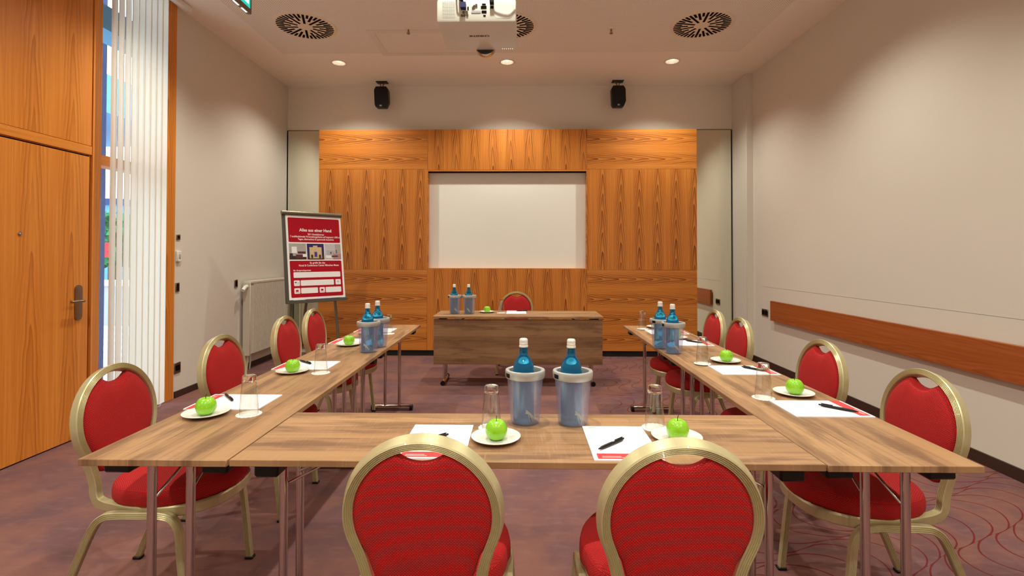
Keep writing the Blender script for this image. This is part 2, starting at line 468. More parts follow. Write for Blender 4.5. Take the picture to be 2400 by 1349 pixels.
M['signwhite'] = emis('exit_sign_white', (214, 250, 255), 1.3)
M['signedge'] = emis('exit_sign_light', (255, 246, 232), 1.8)
M['signframe'] = plain('sign_frame', (122, 108, 98), 0.4, 0.4)
M['poster_red'] = plain('poster_red', (172, 2, 28), 0.6, var=0.02, spec=0.2)
M['easel'] = plain('easel_grey', (86, 84, 74), 0.4, 0.4)
M['easelbar'] = plain('easel_clamp', (120, 114, 94), 0.35, 0.6)
M['blue'] = plain('blue_paint', (4, 46, 112), 0.5)
M['bluepale'] = plain('pale_blue_cladding', (92, 156, 208), 0.6)
M['vga'] = plain('blue_plug', (24, 26, 92), 0.5)
M['concrete'] = plain('pale_paving', (206, 214, 214), 0.9)
M['leaf'] = plain('tree_leaf', (46, 140, 84), 0.7, var=0.4)
M['bark'] = plain('tree_bark', (90, 70, 52), 0.9)
M['signred'] = plain('sign_red', (196, 36, 48), 0.6)
M['projwhite'] = plain('projector_white', (226, 226, 214), 0.4, var=0.01)
M['projgrey'] = plain('projector_grille', (176, 176, 170), 0.6)
M['lens'] = plain('lens_glass', (20, 12, 10), 0.05, coat=0.8)

# ------------------------------------------------------------------ room shell
def hole_ring(bm, cx, cy, r, z, n=24):
    vs = [bm.verts.new((cx + r * math.cos(2 * PI * i / n), cy + r * math.sin(2 * PI * i / n), z)) for i in range(n)]
    return [bm.edges.new((vs[i], vs[(i + 1) % n])) for i in range(n)]

fl = struct(box_o('floor', M['carpet'], None, (XL - .2, XR + .2, YN - .2, YB + .2, -0.12, 0.0)))
bm = bmesh.new()
vs = [bm.verts.new(p) for p in ((XL - .2, YN - .2, ZC), (XR + .2, YN - .2, ZC), (XR + .2, YB + .2, ZC), (XL - .2, YB + .2, ZC))]
es = [bm.edges.new((vs[i], vs[(i + 1) % 4])) for i in range(4)]
for x, y in LAMPS: es += hole_ring(bm, x, y, 0.078, ZC)
bmesh.ops.triangle_fill(bm, use_beauty=True, edges=es)
ceil = struct(finish(bm, 'ceiling', M['ceil'], smooth=False))
# roof slab above the lamp cans keeps daylight out
struct(box_o('trim_1', M['wall'], None, (XL - .4, XR + .4, YN - .4, YB + .4, ZC + 0.2, ZC + 0.3)), 'slab above the suspended ceiling')
# access panel: four smooth strips framing perforated field
ap = thing('access_panel', 'flush square access panel with plain border in the perforated ceiling', 'access panel', (-0.98, 5.45, ZC))
for d in ((-.62, .62, -.33, -.26), (-.62, .62, .26, .33), (-.62, -.55, -.26, .26), (.55, .62, -.26, .26)):
    box_o('frame_strip', M['wall2'], ap, (d[0], d[1], d[2], d[3], -0.004, -0.0005))

wr = struct(box_o('wall_right', M['wall'], None, (XR, XR + .2, YN - .2, 6.42, 0, ZC)))
pil = struct(box_o('wall_right_pier', M['wall'], None, (2.885, XR + .2, 6.42, YB + .2, 0, ZC), bev=0.004), 'shallow wall pier beside the tall mirror')
struct(box_o('wall_back', M['wall2'], None, (XL - .2, 2.885, YB + 0.001, YB + .2, 0, ZC)))
struct(box_o('wall_near', M['wall'], None, (XL - .2, XR + .2, YN - .2, YN, 0, ZC)))
# left wall in pieces round door and window
WY0, WY1 = 3.77, 4.46
struct(box_o('wall_left', M['wall'], None, (XL - .2, XL, 4.60, YB + .2, 0, ZC)))
struct(box_o('wall_left_near', M['wall'], None, (XL - .2, XL, YN - .2, 2.70, 0, ZC)))
# baseboards
struct(box_o('baseboard_right', M['base'], None, (XR - .014, XR, YN, 6.406, 0, 0.075)))
struct(box_o('baseboard_pier', M['base'], None, (2.885, XR, 6.406, 6.42, 0, 0.075)))
struct(box_o('baseboard_pier_side', M['base'], None, (2.873, 2.885, 6.42, YB, 0, 0.075)))
struct(box_o('baseboard_left', M['base'], None, (XL, XL + .014, 4.62, YB, 0, 0.06)))
# hairline joint along the right wall panels
struct(box_o('trim_2', M['greyprint'], None, (XR - .0012, XR, YN, 6.2, 0.958, 0.9605)), 'hairline joint above the wooden chair rail')

# chair rail
rl = tag(box_o('chair_rail', M['rail'], None, (2.925, 2.955, -2.4, 5.915, 0.578, 0.806), bev=0.002), 'long reddish wooden chair rail board on the right wall', 'chair rail')
for yy in (5.6, 4.2, 2.8, 1.4):
    box_o('mounting_block', M['black'], rl, (2.955, XR, yy - .04, yy + .04, .64, .74))

# wood wall on the left with door
lw = struct(box_o('wall_left_wood', M['door'], None, (XL - .2, XL - 0.004, 2.70, 3.775, 0, ZC)), 'wood panelled stretch of the left wall around the door')
dr = bpy.data.objects.new('door_1', None); C.objects.link(dr); dr.location = (XL, 2.80, 0); struct(dr, 'flush orange wood veneer door with steel lever handle')
box_o('leaf', M['door'], dr, (-0.004, 0.012, 0.0, 0.868, 0.008, 2.062), bev=0.002)
box_o('shadow_gap', M['dark'], dr, (-0.0038, -0.001, -0.004, 0.876, 0.0, 2.072))
box_o('transom', M['doorh'], dr, (-0.004, 0.016, -0.12, 0.885, 2.078, 2.142), bev=0.002)
box_o('upper_panel', M['door'], dr, (-0.004, 0.010, -0.12, 0.885, 2.146, ZC - 0.002), bev=0.001)
box_o('jamb', M['door'], dr, (-0.004, 0.018, 0.889, 0.965, 0.0, ZC - 0.002), bev=0.002)
# lever handle on long oval plate
hp = bmesh.new(); prism(hp, rrect(0.755, 0.815, 0.86, 1.115, 0.0299, 8), 0.012, 0.020, 'x'); pl = finish(hp, 'handle_plate', M['steel'], dr)
tube_o('lever', M['steel'], pl, catmull([(0.02, 0.785, 1.0), (0.055, 0.785, 1.0), (0.066, 0.775, 1.0), (0.066, 0.74, 1.0), (0.066, 0.672, 1.0)], 4), 0.0095, 12)
box_o('latch', M['steel'], pl, (0.012, 0.021, 0.768, 0.802, 1.075, 1.1), bev=.002)
bm = bmesh.new(); lathe(bm, [(0.0, 0.0), (0.012, 0.0), (0.014, 0.004), (0.008, 0.008), (0.006, 0.004), (0, 0.004)], 16)
bmesh.ops.rotate(bm, verts=bm.verts, cent=(0, 0, 0), matrix=Matrix.Rotation(PI / 2, 3, 'Y'))
finish(bm, 'peephole', M['chrome'], dr, loc=(0.012, 0.355, 1.47))

# window beside the door
wn = bpy.data.objects.new('window_1', None); C.objects.link(wn); wn.location = (XL, 0, 0); struct(wn, 'tall narrow window between door and wooden post')
box_o('pane', M['pane'], wn, (-.122, -.116, 3.775, WY1, 0.0, 2.03))
box_o('pane', M['pane'], wn, (-.122, -.116, 3.775, WY1, 2.11, ZC - .002))
box_o('transom', M['doorh'], wn, (-.16, -.03, 3.775, WY1, 2.03, 2.11), bev=.003)
box_o('post', M['door'], wn, (-.2, 0.012, WY1, 4.60, 0, ZC - .002), bev=.003)
box_o('sill', M['doorh'], wn, (-.2, -0.01, 3.775, WY1, -0.0, 0.02))

# vertical blind
bl = thing('vertical_blind', 'white fabric vertical blind hanging in front of the tall window', 'blind', (XL + .11, 0, 0))
box_o('head_rail', M['white'], bl, (-0.02, 0.025, 3.70, 4.62, ZC - .05, ZC - .005))
vane_angles = [104, 104, 103, 100, 100, 99, 99, 98, 97]
for i, a in enumerate(vane_angles):
    yy = 3.765 + i * 0.068
    bm = bmesh.new()
    aa = math.radians(a)
    # gentle S cross-section
    pts = []
    for k in range(9):
        q = (k / 8 - .5); pts.append((q * 0.089, 0.0022 * math.cos(q * PI)))
    def tf(p): return (p[0] * math.cos(aa) - p[1] * math.sin(aa), p[0] * math.sin(aa) + p[1] * math.cos(aa))
    for z0, z1 in ((0.05, ZC - .05),):
        lo = [bm.verts.new((*tf(p), z0)) for p in pts]; hi = [bm.verts.new((*tf(p), z1)) for p in pts]
        for k in range(8): bm.faces.new((lo[k], lo[k + 1], hi[k + 1], hi[k]))
    v = finish(bm, 'vane', M['vane'], bl, loc=(0.0, yy, 0))
    bm = bmesh.new()
    d = Vector((math.cos(aa), math.sin(aa), 0)) * .04
    sweep(bm, [(-d.x, -d.y, .05), (d.x, d.y, .05)], circ(.004, 6)); finish(bm, 'weight', M['white'], v)
    if i:
        tube_o('chain', M['white'], v, catmull([(0, 0, .048), (0, -.02, .03), (0, -.05, .03), (0, -.068, .048)], 3), .0012, 5)

# back: panelled wood wall with screen
YP = 6.63
pw = thing('panelled_wall', 'wood veneer feature wall of fitted panels around the projection screen', 'wall panelling', (0, YP, 0))
PX0, PX1, SX0, SX1 = -2.69, 2.33, -1.235, 0.884
ZT, Z1, Z2, Z0 = 3.008, 2.478, 1.142, 0.075
g = 0.0008
def panel(name, x0, x1, z0, z1, m): return box_o(name, m, pw, (x0 + g, x1 - g, 0, 0.10, z0 + g, z1 - g), bev=.001)
for x0, x1 in ((PX0, SX0), (SX1, PX1)):
    panel('panel', x0, x1, Z1, ZT, M['wood_h']); panel('panel', x0, x1, Z2, Z1, M['wood_v']); panel('panel', x0, x1, Z0, Z2, M['wood_h'])
panel('panel', SX0, SX1, 2.468, ZT, M['wood_v']); panel('panel', SX0, SX1, Z0, 1.153, M['wood_v'])
box_o('backing', M['dark'], pw, (PX0 + .004, PX1 - .004, 0.101, YB - YP - .002, Z0, ZT - .002))
box_o('plinth', M['plinth'], pw, (PX0 + .02, PX1 - .02, 0.03, 0.05, 0.0, Z0))
# screen in a shallow recess lined with veneer
box_o('recess_lining', M['wood_h'], pw, (SX0, SX0 + .008, 0.001, 0.10, 1.153, 2.468)); box_o('recess_lining', M['wood_h'], pw, (SX1 - .008, SX1, 0.001, 0.10, 1.153, 2.468))
box_o('recess_lining', M['wood_h'], pw, (SX0 + .008, SX1 - .008, 0.001, 0.10, 2.450, 2.468)); box_o('recess_lining', M['wood_h'], pw, (SX0 + .008, SX1 - .008, 0.001, 0.10, 1.153, 1.161))
scn = box_o('projection_screen', M['screen'], pw, (SX0 + .008, SX1 - .008, 0.088, 0.098, 1.161, 2.450), bev=.001); scn['label'] = 'blank white screen'
box_o('screen_case', M['dark'], pw, (SX0 + .008, SX1 - .008, 0.03, 0.06, 2.436, 2.450))

# mirrors
mt = 'tall wall mirror '
for x0, x1, lab, e in ((XL + .012, PX0 - .004, mt + 'behind the flip chart, left of the wood panelling', 0), (PX1 + .006, 2.870, mt + 'right of the wood panelling reflecting the chair rail', 1)):
    o = thing('wall_mirror', lab, 'mirror', ((x0 + x1) / 2, YB - .002, 0), 0, 'mirrors flanking the wood panelling')
    h = (x1 - x0) / 2
    box_o('glass', M['mirror'], o, (-h, h, -.006, 0, 0.05, 3.045))
    xe = -h if e == 0 else h
    box_o('edge_strip', M['dark'], o, (xe - .008, xe + .0, -.012, 0, 0.05, 3.05) if e == 0 else (xe, xe + .008, -.012, 0, 0.05, 3.05))
    box_o('edge_strip', M['easelbar'], o, (-h, h, -.010, 0, 3.045, 3.055))

# ------------------------------------------------------------------ ceiling fittings
def downlight_proto():
    o = thing('ceiling_downlight', '', 'ceiling light')
    bm = bmesh.new(); lathe(bm, [(0.076, 0.004), (0.098, 0.002), (0.102, -0.003), (0.098, -0.006), (0.080, -0.004), (0.076, 0.0)], 32, close=True); finish(bm, 'trim_ring', M['white'], o)
    bm = bmesh.new()
    prof = [(0.0765, -0.002), (0.074, 0.03), (0.064, 0.07), (0.045, 0.105), (0.0, 0.108)]
    lathe(bm, prof, 24)
    finish(bm, 'reflector', M['reflector'], o, angle=12)
    bm = bmesh.new(); lathe(bm, [(0, 0.045), (0.017, 0.048), (0.023, 0.062), (0.02, 0.09), (0, 0.1)], 16); finish(bm, 'bulb', M['bulb'], o)
    return o
names = {6.0: 'above the wood panelling'}
pos3 = ['leftmost of the three small round downlights near the back wall', 'middle small round downlight beside the projector near the back wall', 'rightmost of the three small round downlights near the back wall']
dl = downlight_proto(); first = True
for i, (x, y) in enumerate(LAMPS):
    lab = pos3[i] if i < 3 else 'small round downlight in the ceiling outside the picture above the tables'
    if first: o = dl; o.location = (x, y, ZC); o['label'] = lab; first = False
    else: o = dup(dl, (x, y, ZC), 0, lab)
    o['group'] = 'round downlights by the back wall' if i < 3 else 'downlights over the tables and behind the camera'
    if i > 3 or i in (1, 2): continue
    if i == 3:   # the row by the wood wall runs dimmed, the others share this full lamp
        for ch in list(o.children):
            if ch.type == 'LIGHT': ch.data = ch.data.copy(); ch.data.energy = DOWNLIGHT_W
        dl = o; continue
    li = bpy.data.lights.new('downlight_lamp', 'SPOT'); li.energy = DOWNLIGHT_W * 0.85; li.color = LAMP_COLOR
    li.spot_size = math.radians(128); li.spot_blend = 0.85; li.shadow_soft_size = 0.04
    lo = bpy.data.objects.new('downlight_lamp', li); C.objects.link(lo); lo.parent = o; lo.location = (0, 0, -0.012)

def vent_proto():
    o = thing('ceiling_vent', '', 'air vent')
    bm = bmesh.new(); lathe(bm, [(0, -0.006), (0.29, -0.006), (0.306, -0.004), (0.31, 0.0), (0, 0.0)], 48); finish(bm, 'face_plate', M['vent'], o)
    starts = (0.075, 0.2, 0.135, 0.2); meshes = {}
    for i in range(40):
        s = starts[i % 4]
        if s not in meshes:
            bm = bmesh.new(); box(bm, s, 0.275, -0.0112, 0.0112, -0.0075, -0.0055); q = finish(bm, 'slot', M['dark'], o, smooth=False); meshes[s] = q.data
        else:
            q = bpy.data.objects.new('slot', meshes[s]); C.objects.link(q); q.parent = o
        q.rotation_euler.z = 2 * PI * i / 40
    return o
vp = vent_proto()
vlab = ['round slotted ceiling air vent above the flip chart', 'round slotted ceiling air vent half hidden by the projector', 'round slotted ceiling air vent nearest the right wall']
for i, x in enumerate((-2.19, -0.14, 1.83)):
    if i == 0: vp.location = (x, 5.03, ZC); vp['label'] = vlab[0]; o = vp
    else: o = dup(vp, (x, 5.05, ZC), 0.1 * i, vlab[i])
    o['group'] = 'round ceiling air vents'

def sprinkler(x, y, lab):
    o = thing('fire_sprinkler', lab, 'sprinkler', (x, y, ZC), 0, 'ceiling sprinklers')
    bm = bmesh.new(); lathe(bm, [(0, 0), (0.034, 0), (0.03, -0.008), (0.012, -0.012), (0, -.012)], 16); finish(bm, 'escutcheon', M['vent'], o)
    bm = bmesh.new(); lathe(bm, [(0.008, -.012), (0.008, -.03), (0.004, -.034), (0.004, -.05), (0, -.05)], 10); finish(bm, 'stem', M['steel'], o)
    for s in (-1, 1): tube_o('frame_arm', M['steel'], o, [(s * .006, 0, -.028), (s * .012, 0, -.04), (s * .003, 0, -.052)], .0025, 6)
    bm = bmesh.new(); lathe(bm, [(0, -.052), (0.018, -.052), (0.018, -.055), (0, -.055)], 14); finish(bm, 'deflector', M['steel'], o)
sprinkler(-1.15, 5.09, 'small brass ceiling sprinkler left of the projector')
sprinkler(0.93, 5.11, 'small brass ceiling sprinkler right of the projector')

def loudspeaker(x, lab):
    o = thing('loudspeaker', lab, 'loudspeaker', (x, 6.66, ZC), 0, 'black loudspeakers under the ceiling')
    box_o('mounting_plate', M['black'], o, (-.075, .075, -.03, .07, -.008, 0))
    for s in (-1, 1): tube_o('bracket_arm', M['steel'], o, [(s * .04, .02, -.008), (s * .015, .0, -.05), (s * .02, 0, -.085)], .008, 8)
    bm = bmesh.new(); outline = [(-.07, -.075), (-.095, -.12), (-.085, -.32), (-.068, -.355), (.068, -.355), (.1, -.28), (.095, -.12), (.07, -.075)]
    prism(bm, outline, -.05, .06, 'y')
    bmesh.ops.bevel(bm, geom=[e for e in bm.edges], offset=.012, segments=2, profile=.5, affect='EDGES')
    body = finish(bm, 'cabinet', M['black'], o)
    box_o('badge', M['greyprint'], o, (-.014, .014, -.0525, -.05, -.345, -.325))
loudspeaker(-1.86, 'black loudspeaker hung under the ceiling above the left half of the panelling')
loudspeaker(1.30, 'black loudspeaker hung under the ceiling above the right half of the panelling')

# projector hanging upside down from a pole
PZ = 2.47
pr = thing('projector', 'white video projector hanging upside down from the ceiling', 'projector', (-0.215, 2.42, PZ))
bm = bmesh.new(); box(bm, -.195, .195, 0, .345, 0, .115, bev=.012, seg=2); finish(bm, 'housing', M['projwhite'], pr)
bm = bmesh.new(); lathe(bm, [(0, .395), (.05, .395), (.058, .385), (.06, .33), (0, .33)], 28)
bmesh.ops.rotate(bm, verts=bm.verts, cent=(0, 0, 0), matrix=Matrix.Rotation(-PI / 2, 3, 'X')); finish(bm, 'lens', M['lens'], pr, loc=(0.02, 0, .035))
bm = bmesh.new(); sweep(bm, [(0, 0.17, .115), (0, .17, ZC - PZ)], circ(.022, 12)); finish(bm, 'mounting_pole', M['projwhite'], pr)
bm = bmesh.new(); lathe(bm, [(0, ZC - PZ), (.08, ZC - PZ), (.08, ZC - PZ - .012), (0, ZC - PZ - .012)], 24, 0, .17); finish(bm, 'ceiling_flange', M['projwhite'], pr)
bm = bmesh.new()
for i in range(13):
    for k in range(5): box(bm, -.165 + i * .0048, -.1625 + i * .0048, -.0012, .002, .02 + k * .017, .033 + k * .017)
finish(bm, 'vent_grille', M['projgrey'], pr, smooth=False)
bm = bmesh.new(); prism(bm, rrect(.09, .175, .018, .095, .015), -.001, .003, 'y'); finish(bm, 'side_panel', M['white'], pr)
def port(name, m, x0, x1, z0, z1, d=.003): return box_o(name, m, pr, (x0, x1, -d, .004, z0, z1), bev=.001)
port('vga_plug', M['vga'], -.076, -.049, .058, .085, .03)
port('port', M['dark'], -.044, -.037, .058, .074); port('port', M['dark'], .022, .05, .064, .078); port('port', M['dark'], .028, .046, .082, .089)
port('port', M['greyprint'], -.024, .022, .042, .055); port('port', M['dark'], .026, .05, .042, .055); port('port', M['dark'], .034, .046, .026, .033)
port('power_plug', M['black'], .066, .086, .083, .112, .03); port('port', M['black'], .068, .084, .064, .077)
for x, z in ((-.07, .03), (-.058, .03), (-.044, .032), (-.062, .045), (-.046, .047), (-.01, .075), (0, .08), (-.016, .068)):
    bm = bmesh.new(); lathe(bm, [(.0025, 0), (.0025, .006), (.0058, .006), (.0058, 0)], 12, close=True)
    bmesh.ops.rotate(bm, verts=bm.verts, cent=(0, 0, 0), matrix=Matrix.Rotation(PI / 2, 3, 'X')); finish(bm, 'audio_jack', M['steel'], pr, loc=(x, .0, z))
for i in range(6): box_o('status_light', M['signedge'], pr, (.115 + i * .011, .118 + i * .011, .318, .321, -.001, .002))
tube_o('cable', M['black'], pr, catmull([(-.062, -.025, .085), (-.075, -.03, .12), (-.085, 0.05, .25), (-.03, .14, .5), (-.026, .17, ZC - PZ - .02)], 5), .004, 8)
tube_o('cable', M['black'], pr, catmull([(-.068, -.025, .085), (-.088, -.03, .12), (-.10, 0.05, .25), (-.04, .14, .5), (-.036, .17, ZC - PZ - .02)], 5), .004, 8)
tube_o('cable', M['black'], pr, catmull([(.076, -.025, .11), (.1, -.045, .118), (.17, -.04, .112), (.21, .03, .14), (.1, .15, .4), (.028, .17, .7)], 5), .004, 8)

def text_mesh(s, size, mat, parent, name, matrix, align='CENTER', bold=0.0):
    cu = bpy.data.curves.new(name, 'FONT'); cu.body = s; cu.size = size; cu.align_x = align; cu.align_y = 'CENTER'; cu.offset = bold
    cu.resolution_u = 2
    t = bpy.data.objects.new(name, cu); C.objects.link(t)
    bpy.context.view_layer.update()
    dg = bpy.context.evaluated_depsgraph_get()
    me = bpy.data.meshes.new_from_object(t.evaluated_get(dg)); bpy.data.objects.remove(t); bpy.data.curves.remove(cu)
    me.materials.clear(); me.materials.append(mat); me.transform(matrix)
    o = bpy.data.objects.new(name, me); C.objects.link(o); o.parent = parent
    return o
# lettering on the underside, read upside down from the table
mtx = Matrix.Translation((0.002, .155, -.0006)) @ Matrix.Rotation(PI, 4, 'X') @ Matrix.Scale(1.0, 4)
mtx = Matrix.Translation((0.002, .155, -.0006)) @ Matrix(((-1, 0, 0, 0), (0, 1, 0, 0), (0, 0, -1, 0), (0, 0, 0, 1)))
text_mesh('CHRISTIE', .026, M['dark'], pr, 'lettering', mtx, bold=.0006)

# exit sign
ex = thing('exit_sign', 'lit green and white exit sign hanging from the ceiling near the window', 'exit sign', (-2.1, 3.56, 3.2))
box_o('casing', M['signframe'], ex, (-.022, .012, -.2, .27, 0, .21), bev=.003)
box_o('sign_face', M['green'], ex, (.0115, .0135, -.185, .245, .035, .2))
box_o('symbol', M['signwhite'], ex, (.0133, .0145, .12, .225, .06, .175)); box_o('symbol', M['signwhite'], ex, (.0133, .0145, -.15, .06, .09, .14))
for k in range(4): box_o('light_strip', M['signedge'], ex, (-.012, .0, -.17 + k * .11, -.1 + k * .11, -.002, .001))
for s in (-.1, .15): tube_o('hanger', M['signframe'], ex, [(-.005, s, .208), (-.005, s, ZC - 3.2)], .006, 8)

# ------------------------------------------------------------------ wall fittings
def plate(name, lab, cat, p, facing, w_, h_, group=None, kind='socket'):
    """p: point on wall; facing '+x' or '-x'"""
    o = thing(name, lab, cat, p, 0 if facing == '+x' else PI, group)
    box_o('cover_plate', M['steel'], o, (0, .009, -w_ / 2, w_ / 2, -h_ / 2, h_ / 2), bev=.002)
    if kind == 'socket':
        n = max(1, round(w_ / .08))
        for i in range(n):
            c = -w_ / 2 + (i + .5) * w_ / n
            box_o('socket_insert', M['dark'], o, (.008, .0105, c - .026, c + .026, -.026, .026), bev=.006)
    elif kind == 'switch':
        box_o('rocker', M['dark'], o, (.008, .013, -w_ / 2 + .012, w_ / 2 - .012, -h_ / 2 + .012, h_ / 2 - .012), bev=.002)
    return o
plate('wall_socket', 'double steel wall socket at the end of the wooden chair rail', 'socket', (XR, 6.12, .645), '-x', .15, .085, 'steel wall sockets')
plate('wall_socket', 'steel wall socket low beside the blind', 'socket', (XL, 4.66, .275), '+x', .085, .1, 'steel wall sockets')
plate('light_switch', 'dark light switch beside the wooden post, at shoulder height', 'switch', (XL, 4.655, 1.50), '+x', .05, .05, 'dark wall switches', 'switch')
plate('light_switch', 'dark light switch beside the wooden post, level with the door handle', 'switch', (XL, 4.65, 1.03), '+x', .05, .085, 'dark wall switches', 'switch')
th = thing('wall_thermostat', 'small white thermostat between the two switches by the post', 'thermostat', (XL, 4.655, 1.32))
box_o('casing', M['white'], th, (0, .022, -.03, .03, -.05, .05), bev=.004); box_o('dial', M['greyprint'], th, (.0215, .026, -.012, .012, -.02, .02), bev=.003)
plate('wall_socket', 'pale grey wall box just left of the radiator', 'socket', (XL, 5.62, 1.01), '+x', .06, .09, 'steel wall sockets', 'switch')

# radiator
rd = thing('radiator', 'cream ribbed panel radiator on the left wall behind the chairs', 'radiator', (XL, 5.74, 0))
L_ = 0.92
bm = bmesh.new()
pts = []
n_r = 30
pts.append((0.03, 0.0)); pts.append((0.104, 0.0)); pts.append((0.104, 0.05))
for i in range(n_r):
    y0 = .06 + i * (L_ - .12) / n_r; s = (L_ - .12) / n_r
    pts += [(0.098, y0), (0.110, y0 + .18 * s), (0.110, y0 + .74 * s), (0.098, y0 + .92 * s)]
pts += [(0.104, L_ - .05), (0.104, L_), (0.03, L_)]
prism(bm, pts, 0.19, 1.0, 'z'); finish(bm, 'panel', M['radiator'], rd, angle=20)
bm = bmesh.new(); box(bm, .022, .112, -.004, L_ + .004, 1.0, 1.032, bev=.006, seg=2); finish(bm, 'top_cover', M['radiator'], rd)
box_o('side_cover', M['radiator'], rd, (.022, .110, -.012, 0.0, .17, 1.02), bev=.004)
for yy in (.2, .72): box_o('wall_bracket', M['radiator'], rd, (0.001, .031, yy - .02, yy + .02, .3, .9))
bm = bmesh.new(); sweep(bm, [(.07, -.012, .97), (.07, -.05, .965), (.07, -.1, .93)], circ(.022, 12)); finish(bm, 'thermostat_valve', M['white'], rd)
tube_o('pipe', M['radiator'], rd, catmull([(.06, .03, .19), (.06, .03, .1), (.05, .03, .0)], 3), .01, 8)
tube_o('pipe', M['radiator'], rd, catmull([(.06, .09, .19), (.06, .09, .1), (.05, .09, .0)], 3), .01, 8)

# ------------------------------------------------------------------ flip chart
A = Vector((-2.46, 5.23, 0)); B = Vector((-1.99, 5.69, 0))
d = (B - A); Wd = d.length; ang = math.atan2(d.y, d.x)
fc = thing('flip_chart', 'flip chart easel holding a red and white printed poster', 'flip chart', ((A.x + B.x) / 2, (A.y + B.y) / 2, 0), ang)
# local: x along board, -y towards the viewer, tilt back about x
TILT = math.radians(9); zb, zt = .82, 1.80
bd = bpy.data.objects.new('board', None)
bm = bmesh.new(); box(bm, -Wd / 2, Wd / 2, 0, .018, 0, zt - zb, bev=.004); board = finish(bm, 'board', M['easel'], fc)
board.location = (0, 0, zb); board.rotation_euler = (-TILT, 0, 0)
H_ = zt - zb
def on_board(name, mat, x0, x1, z0, z1, y0, y1, r=0.0):
    bm = bmesh.new()
    if r: prism(bm, rrect(x0, x1, z0, z1, r, 4), y0, y1, 'y')
    else: box(bm, x0, x1, y0, y1, z0, z1)
    return finish(bm, name, mat, board, smooth=False)
bm = bmesh.new(); sweep(bm, [(-Wd / 2 - .005, -.004, H_ + .002), (Wd / 2 + .005, -.004, H_ + .002)], [(a * 1.0, b * 1.0) for a, b in circ(.024, 12)]); finish(bm, 'clamp_bar', M['easelbar'], board)
on_board('tray', M['easel'], -Wd / 2, Wd / 2, -.004, .028, -.04, 0.0)
pw_, x0, x1 = Wd - .05, -Wd / 2 + .035, Wd / 2 - .004
z0p, z1p = .035, H_ - .018
on_board('poster_sheet', M['paper'], x0, x1, z0p, z1p, -.003, -.0005)
PW, PH = x1 - x0, z1p - z0p
def pu(u): return x0 + u * PW
def pv(v): return z1p - v * PH      # v from the top
def pr_(name, mat, u0, u1, v0, v1, lay=1, r=0.0):
    return on_board(name, mat, pu(u0), pu(u1), pv(v1), pv(v0), -.003 - .0006 * lay, -.003 - .0006 * (lay - 1) , r)
pr_('red_field', M['poster_red'], .035, .965, .03, .325, 1, .012)
pr_('red_field', M['poster_red'], .035, .965, .545, .975, 1, .012)
def ptext(s, u, v, size, mat=M['paper'], align='CENTER', bold=0.0005, squash=1.0):
    m = Matrix.Translation((pu(u), -.003 - .0006 * 1 - .0004, pv(v))) @ Matrix(((squash, 0, 0, 0), (0, 0, -1, 0), (0, 1, 0, 0), (0, 0, 0, 1)))
    return text_mesh(s, size, mat, board, 'poster_lettering', m, align, bold)
ptext('Alles aus einer Hand', .52, .178, .047, bold=.0012, squash=.92)
ptext('201 Hotelzimmer', .52, .228, .029, squash=.9)
ptext('7 multifunktionale Veranstaltungsräume auf insgesamt 1.000 m²', .52, .257, .029, squash=.76)
ptext('Tagen, übernachten & spannende Incentives', .52, .288, .029, squash=.78)
ptext('Es grüßt Sie das', .52, .572, .027)
ptext('Hotel & Conference Center München Messe', .55, .602, .029, squash=.85)
ptext('Ihr Ansprechpartner', .09, .66, .024, align='LEFT', squash=.95)
# three prints
def ph(u0, u1, v0, v1, rects, name):
    pr_(name, rects[0], u0, u1, v0, v1, 1)
    for k, (m, a, b, c, e) in enumerate(rects[1:]):
        pr_('print_detail', m, u0 + a * (u1 - u0), u0 + b * (u1 - u0), v0 + c * (v1 - v0), v0 + e * (v1 - v0), 2 + k * .5)
cm = lambda n, c: plain(n, c, .6, var=.15, scale=60)
P1, P2, P3, P4, P5, P6, P7, P8 = cm('print_grey', (170, 166, 158)), cm('print_maroon', (86, 32, 36)), cm('print_dark', (48, 26, 22)), cm('print_navy', (30, 18, 92)), cm('print_stone', (206, 182, 138)), cm('print_violet', (70, 44, 130)), cm('print_pale', (196, 192, 196)), cm('print_rose', (178, 128, 134))
ph(.035, .33, .34, .53, [P1, (M['paper'], .15, .45, .2, .6), (P2, .5, .95, .5, .64), (P3, 0, 1, .78, 1), (M['paper'], .42, 1, .66, .84), (P2, .38, .78, .68, .92), (P3, .02, .2, .62, .85)], 'bedroom_photo')
ph(.345, .65, .34, .53, [P4, (P5, .14, .86, .22, .95), (P5, .36, .62, .12, .3), (P2, 0, .14, .75, 1), (P2, .86, 1, .75, 1), (P6, .42, .58, .52, .84), (P3, .22, .33, .7, .92), (P3, .68, .8, .7, .92), (P3, 0, 1, .94, 1)], 'arch_photo')
ph(.665, .965, .34, .53, [P7, (P1, .65, 1, 0, .62), (M['greyprint'], .12, .62, .42, .74), (P8, .5, 1, .64, 1), (P3, .4, .8, .76, .84), (M['paper'], .05, .4, .74, .92), (P3, .34, .4, .52, .64), (P3, .7, .74, .38, .6)], 'office_photo')
pr_('white_field', M['paper'], .09, .93, .68, .745, 2, .008)
pr_('white_field', M['paper'], .205, .80, .775, .84, 2, .008)
pr_('white_field', M['paper'], .205, .50, .865, .93, 2, .008); pr_('white_field', M['paper'], .64, .93, .865, .93, 2, .008)
